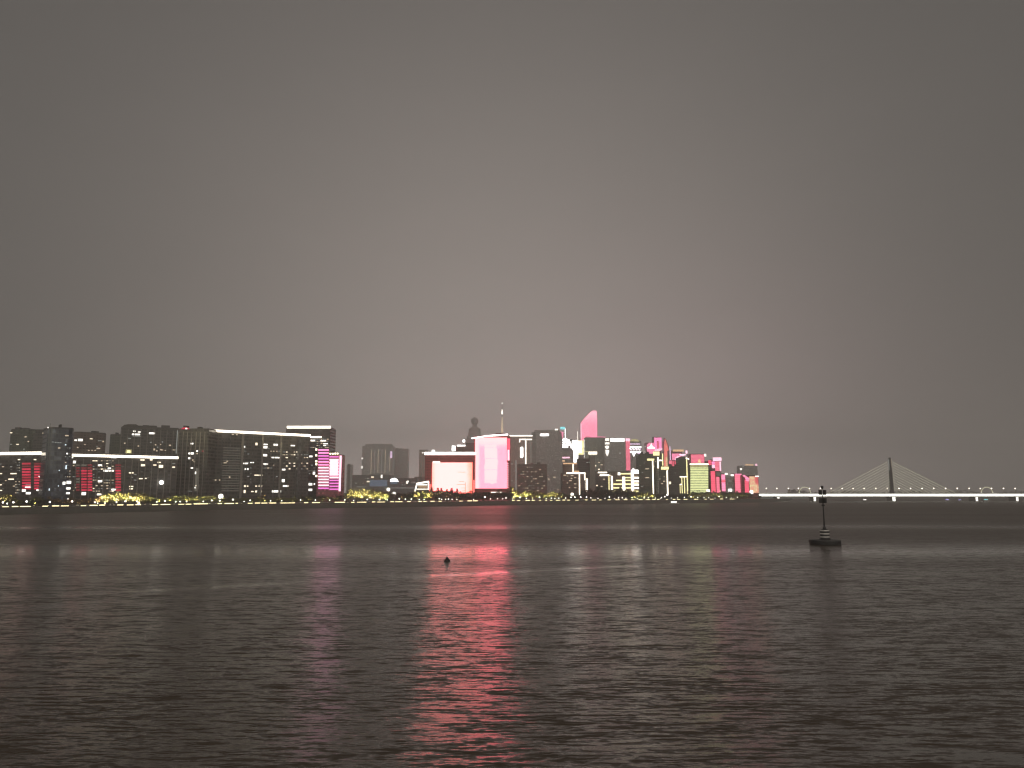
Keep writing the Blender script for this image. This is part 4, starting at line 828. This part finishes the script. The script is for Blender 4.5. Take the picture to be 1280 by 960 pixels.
# water
m, nt, b_ = newmat('water')
geo = N(nt,'ShaderNodeNewGeometry')
def vscale(sx, sy, off=0):
    mp_ = N(nt,'ShaderNodeMapping'); mp_.inputs['Scale'].default_value=(sx,sy,1); mp_.inputs['Location'].default_value=(off,off*.7,off*.3)
    nt.links.new(geo.outputs['Position'], mp_.inputs['Vector']); return mp_.outputs[0]
def noise(vec, detail=2, rough=.55):
    n_ = N(nt,'ShaderNodeTexNoise'); n_.inputs['Scale'].default_value=1; n_.inputs['Detail'].default_value=detail; n_.inputs['Roughness'].default_value=rough
    nt.links.new(vec, n_.inputs['Vector']); return n_
def vm(op, a, c):
    n_ = N(nt,'ShaderNodeVectorMath'); n_.operation=op
    for i,x in enumerate((a,c)):
        if isinstance(x, tuple): n_.inputs[i].default_value=x
        elif isinstance(x,(int,float)):
            n_.inputs['Scale' if op=='SCALE' else i].default_value = x
        else:
            nt.links.new(x, n_.inputs['Scale'] if (op=='SCALE' and i==1) else n_.inputs[i])
    return n_.outputs[0]
# wave slopes from three sizes of ripple, longer across the wind than along it
big = vm('SUBTRACT', noise(vscale(.085,.5,3), 2).outputs['Color'], (.5,.5,.5))
mid = vm('SUBTRACT', noise(vscale(.40,2.1,11), 3).outputs['Color'], (.5,.5,.5))
fine = vm('SUBTRACT', noise(vscale(1.5,5.5,29), 2).outputs['Color'], (.5,.5,.5))
sl = vm('ADD', vm('ADD', vm('MULTIPLY', big, (.14,.30,0)), vm('MULTIPLY', mid, (.28,.86,0))), vm('MULTIPLY', fine, (.25,.5,0)))
# wind patches and slicks, long bands lying across the river
sx = N(nt,'ShaderNodeSeparateXYZ'); nt.links.new(geo.outputs['Position'], sx.inputs[0])
pn = noise(vscale(.0035,.022,5), 3)
wob = math_(nt,'MULTIPLY', math_(nt,'SUBTRACT', noise(vscale(.004,.006,17), 2).outputs['Fac'], .5), 16)
yy = math_(nt,'ADD', math_(nt,'ADD', sx.outputs[1], wob), math_(nt,'MULTIPLY', sx.outputs[0], -.02))
cr = N(nt,'ShaderNodeValToRGB'); cr.color_ramp.interpolation='B_SPLINE'
nt.links.new(math_(nt,'DIVIDE', yy, 1000.0), cr.inputs[0])
els = [(0.0,.35),(.12,.38),(.145,.36),(.155,.27),(.17,.4),(.185,.36),(.205,.12),(.222,.12),(.262,.55),(.325,.66),(.355,.24),(.39,.62),(.5,.7),(.65,.72),(1.0,.75)]
cr.color_ramp.elements[0].position=0; cr.color_ramp.elements[1].position=1
for i,(p_,v_) in enumerate(els):
    e_ = cr.color_ramp.elements[0] if i==0 else (cr.color_ramp.elements[-1] if i==len(els)-1 else cr.color_ramp.elements.new(p_))
    if 0<i<len(els)-1: pass
    e_.position=p_; e_.color=(v_,v_,v_,1)
dl = math_(nt,'SUBTRACT', math_(nt,'ADD', sx.outputs[1], math_(nt,'MULTIPLY', wob, .4)), math_(nt,'ADD', math_(nt,'MULTIPLY', sx.outputs[0], .5), 159))   # an old wake line
wx = N(nt,'ShaderNodeMapRange'); nt.links.new(sx.outputs[0], wx.inputs[0]); wx.inputs[1].default_value=15; wx.inputs[2].default_value=60; wx.inputs[3].default_value=1.0; wx.inputs[4].default_value=0
wk = math_(nt,'MULTIPLY', wx.outputs[0], math_(nt,'MINIMUM', .8, math_(nt,'MAXIMUM', 0.1, math_(nt,'MULTIPLY', math_(nt,'SUBTRACT', noise(vscale(.03,.03,41), 2).outputs['Fac'], .3), 2.4))))
wake = math_(nt,'SUBTRACT', 1.0, math_(nt,'MULTIPLY', wk, math_(nt,'POWER', 2.718, math_(nt,'MULTIPLY', math_(nt,'POWER', math_(nt,'DIVIDE', dl, 3.2), 2), -1.0))))
far = N(nt,'ShaderNodeMapRange'); nt.links.new(sx.outputs[1], far.inputs[0]); far.inputs[1].default_value=230; far.inputs[2].default_value=420; far.inputs[3].default_value=1; far.inputs[4].default_value=.45
amp = math_(nt,'MULTIPLY', math_(nt,'MULTIPLY', far.outputs[0], 1.0), math_(nt,'MULTIPLY', math_(nt,'MULTIPLY', math_(nt,'MULTIPLY', cr.outputs[0], wake), 4.6), math_(nt,'ADD', .45, math_(nt,'MULTIPLY', pn.outputs['Fac'], 1.1))))
nv = vm('NORMALIZE', vm('ADD', vm('SCALE', sl, amp), (0,0,1)), (0,0,0))
nt.links.new(nv, b_.inputs['Normal'])
b_.inputs['Base Color'].default_value=(.050,.037,.026,1); rr = N(nt,'ShaderNodeMapRange'); nt.links.new(math_(nt,'MULTIPLY', cr.outputs[0], wake), rr.inputs[0]); rr.inputs[1].default_value=.06; rr.inputs[2].default_value=.8; rr.inputs[3].default_value=.10; rr.inputs[4].default_value=.50
rq = math_(nt,'MULTIPLY', rr.outputs[0], math_(nt,'ADD', .8, math_(nt,'MULTIPLY', pn.outputs['Fac'], .4)))
nr = N(nt,'ShaderNodeMapRange'); nt.links.new(sx.outputs[1], nr.inputs[0]); nr.inputs[1].default_value=90; nr.inputs[2].default_value=240; nr.inputs[3].default_value=.72; nr.inputs[4].default_value=1.0
nt.links.new(math_(nt,'MULTIPLY', rq, nr.outputs[0]), b_.inputs['Roughness']); b_.inputs['IOR'].default_value=1.333
MATS['water']=m
o = MB().poly([(-5400,-300,0),(5400,-300,0),(5400,5590,0),(-5400,5590,0)],[(0,1,2,3)]).build('water','water'); tag(o, kind='structure')
o = MB().poly([(-5400,-300,-6),(5400,-300,-6),(5400,5600,-6),(-5400,5600,-6)],[(0,1,2,3)]).build('riverbed','ground'); tag(o, kind='structure')

# ------------------------------------------------------------------ haze
hz = bpy.data.materials.new('haze'); hz.use_nodes=True; nt=hz.node_tree; nt.nodes.clear()
pv = N(nt,'ShaderNodeVolumePrincipled'); pv.inputs['Color'].default_value=(.99,.98,.975,1); pv.inputs['Density'].default_value=.00028; pv.inputs['Anisotropy'].default_value=.5
oo = N(nt,'ShaderNodeOutputMaterial'); nt.links.new(pv.outputs[0], oo.inputs['Volume']); MATS['haze']=hz; hz.cycles.homogeneous_volume = True
o = MB().box(-5500,5500,-400,5700,-7,430).build('haze',hz); tag(o, 'thin night haze over the river and the city', 'haze', kind='stuff')

# ------------------------------------------------------------------ world: overcast night sky lit by the city
w = bpy.data.worlds.new('World'); sc.world = w; w.use_nodes=True; nt=w.node_tree; bg = nt.nodes['Background']
tc = N(nt,'ShaderNodeTexCoord')
def dirn(u, v): 
    rx, rz = ray(u, v); return Vector((rx,1,rz)).normalized()
def lobe(d, power, vz=1.0):
    mp_ = N(nt,'ShaderNodeVectorMath'); mp_.operation='MULTIPLY'; mp_.inputs[1].default_value=(1,1,vz); nt.links.new(tc.outputs['Generated'], mp_.inputs[0])
    no_ = N(nt,'ShaderNodeVectorMath'); no_.operation='NORMALIZE'; nt.links.new(mp_.outputs[0], no_.inputs[0])
    dd = N(nt,'ShaderNodeVectorMath'); dd.operation='DOT_PRODUCT'; nt.links.new(no_.outputs[0], dd.inputs[0])
    v_ = Vector((d.x,d.y,d.z*vz)).normalized(); dd.inputs[1].default_value=tuple(v_)
    return math_(nt,'POWER', math_(nt,'MAXIMUM', dd.outputs['Value'], 0.0), power)
def addc(a, fac, c):
    s_ = N(nt,'ShaderNodeVectorMath'); s_.operation='SCALE'; s_.inputs[0].default_value=c; nt.links.new(fac, s_.inputs['Scale'])
    if a is None: return s_.outputs[0]
    q_ = N(nt,'ShaderNodeVectorMath'); q_.operation='ADD'; nt.links.new(a, q_.inputs[0]); nt.links.new(s_.outputs[0], q_.inputs[1]); return q_.outputs[0]
one = N(nt,'ShaderNodeValue'); one.outputs[0].default_value=1
c = addc(None, one.outputs[0], (.092,.086,.080))
c = addc(c, lobe(dirn(620,430), 11), (.085,.074,.068))
c = addc(c, lobe(dirn(620,600), 9), (.15,.128,.116))
c = addc(c, lobe(dirn(660,612), 16, 2.4), (.27,.238,.222))
c = addc(c, lobe(dirn(680,613), 12, 7.0), (.42,.365,.34))
c = addc(c, lobe(dirn(880,590), 45), (.055,.024,.032))
c = addc(c, lobe(Vector((.2,-1,.45)).normalized(), 1.5), (.85,.77,.66))      # unseen glow from the near bank, added to brighten facades and haze
no = N(nt,'ShaderNodeTexNoise'); no.inputs['Scale'].default_value=2.4; no.inputs['Detail'].default_value=6; no.inputs['Roughness'].default_value=.55; mpw = N(nt,'ShaderNodeMapping'); mpw.inputs['Scale'].default_value=(1,1,2.6); nt.links.new(tc.outputs['Generated'], mpw.inputs['Vector']); nt.links.new(mpw.outputs[0], no.inputs['Vector'])
fl = math_(nt,"ADD", .93, math_(nt,"MULTIPLY", no.outputs["Fac"], .14))
s_ = N(nt,'ShaderNodeVectorMath'); s_.operation='SCALE'; nt.links.new(c, s_.inputs[0]); nt.links.new(fl, s_.inputs['Scale'])
nt.links.new(s_.outputs[0], bg.inputs[0]); bg.inputs[1].default_value=1.0

# ------------------------------------------------------------------ render settings
vs = sc.view_settings; vs.view_transform='Standard'; vs.look='None'; vs.exposure=0; vs.gamma=1; vs.use_curve_mapping=False
sc.render.engine='CYCLES'; cy=sc.cycles
cy.use_denoising=True; cy.max_bounces=5; cy.volume_bounces=3; cy.diffuse_bounces=2; cy.glossy_bounces=3; cy.transmission_bounces=2; cy.transparent_max_bounces=4
cy.sample_clamp_indirect=2.0; cy.caustics_reflective=False; cy.caustics_refractive=False; cy.use_light_tree=True
cy.filter_width=1.3
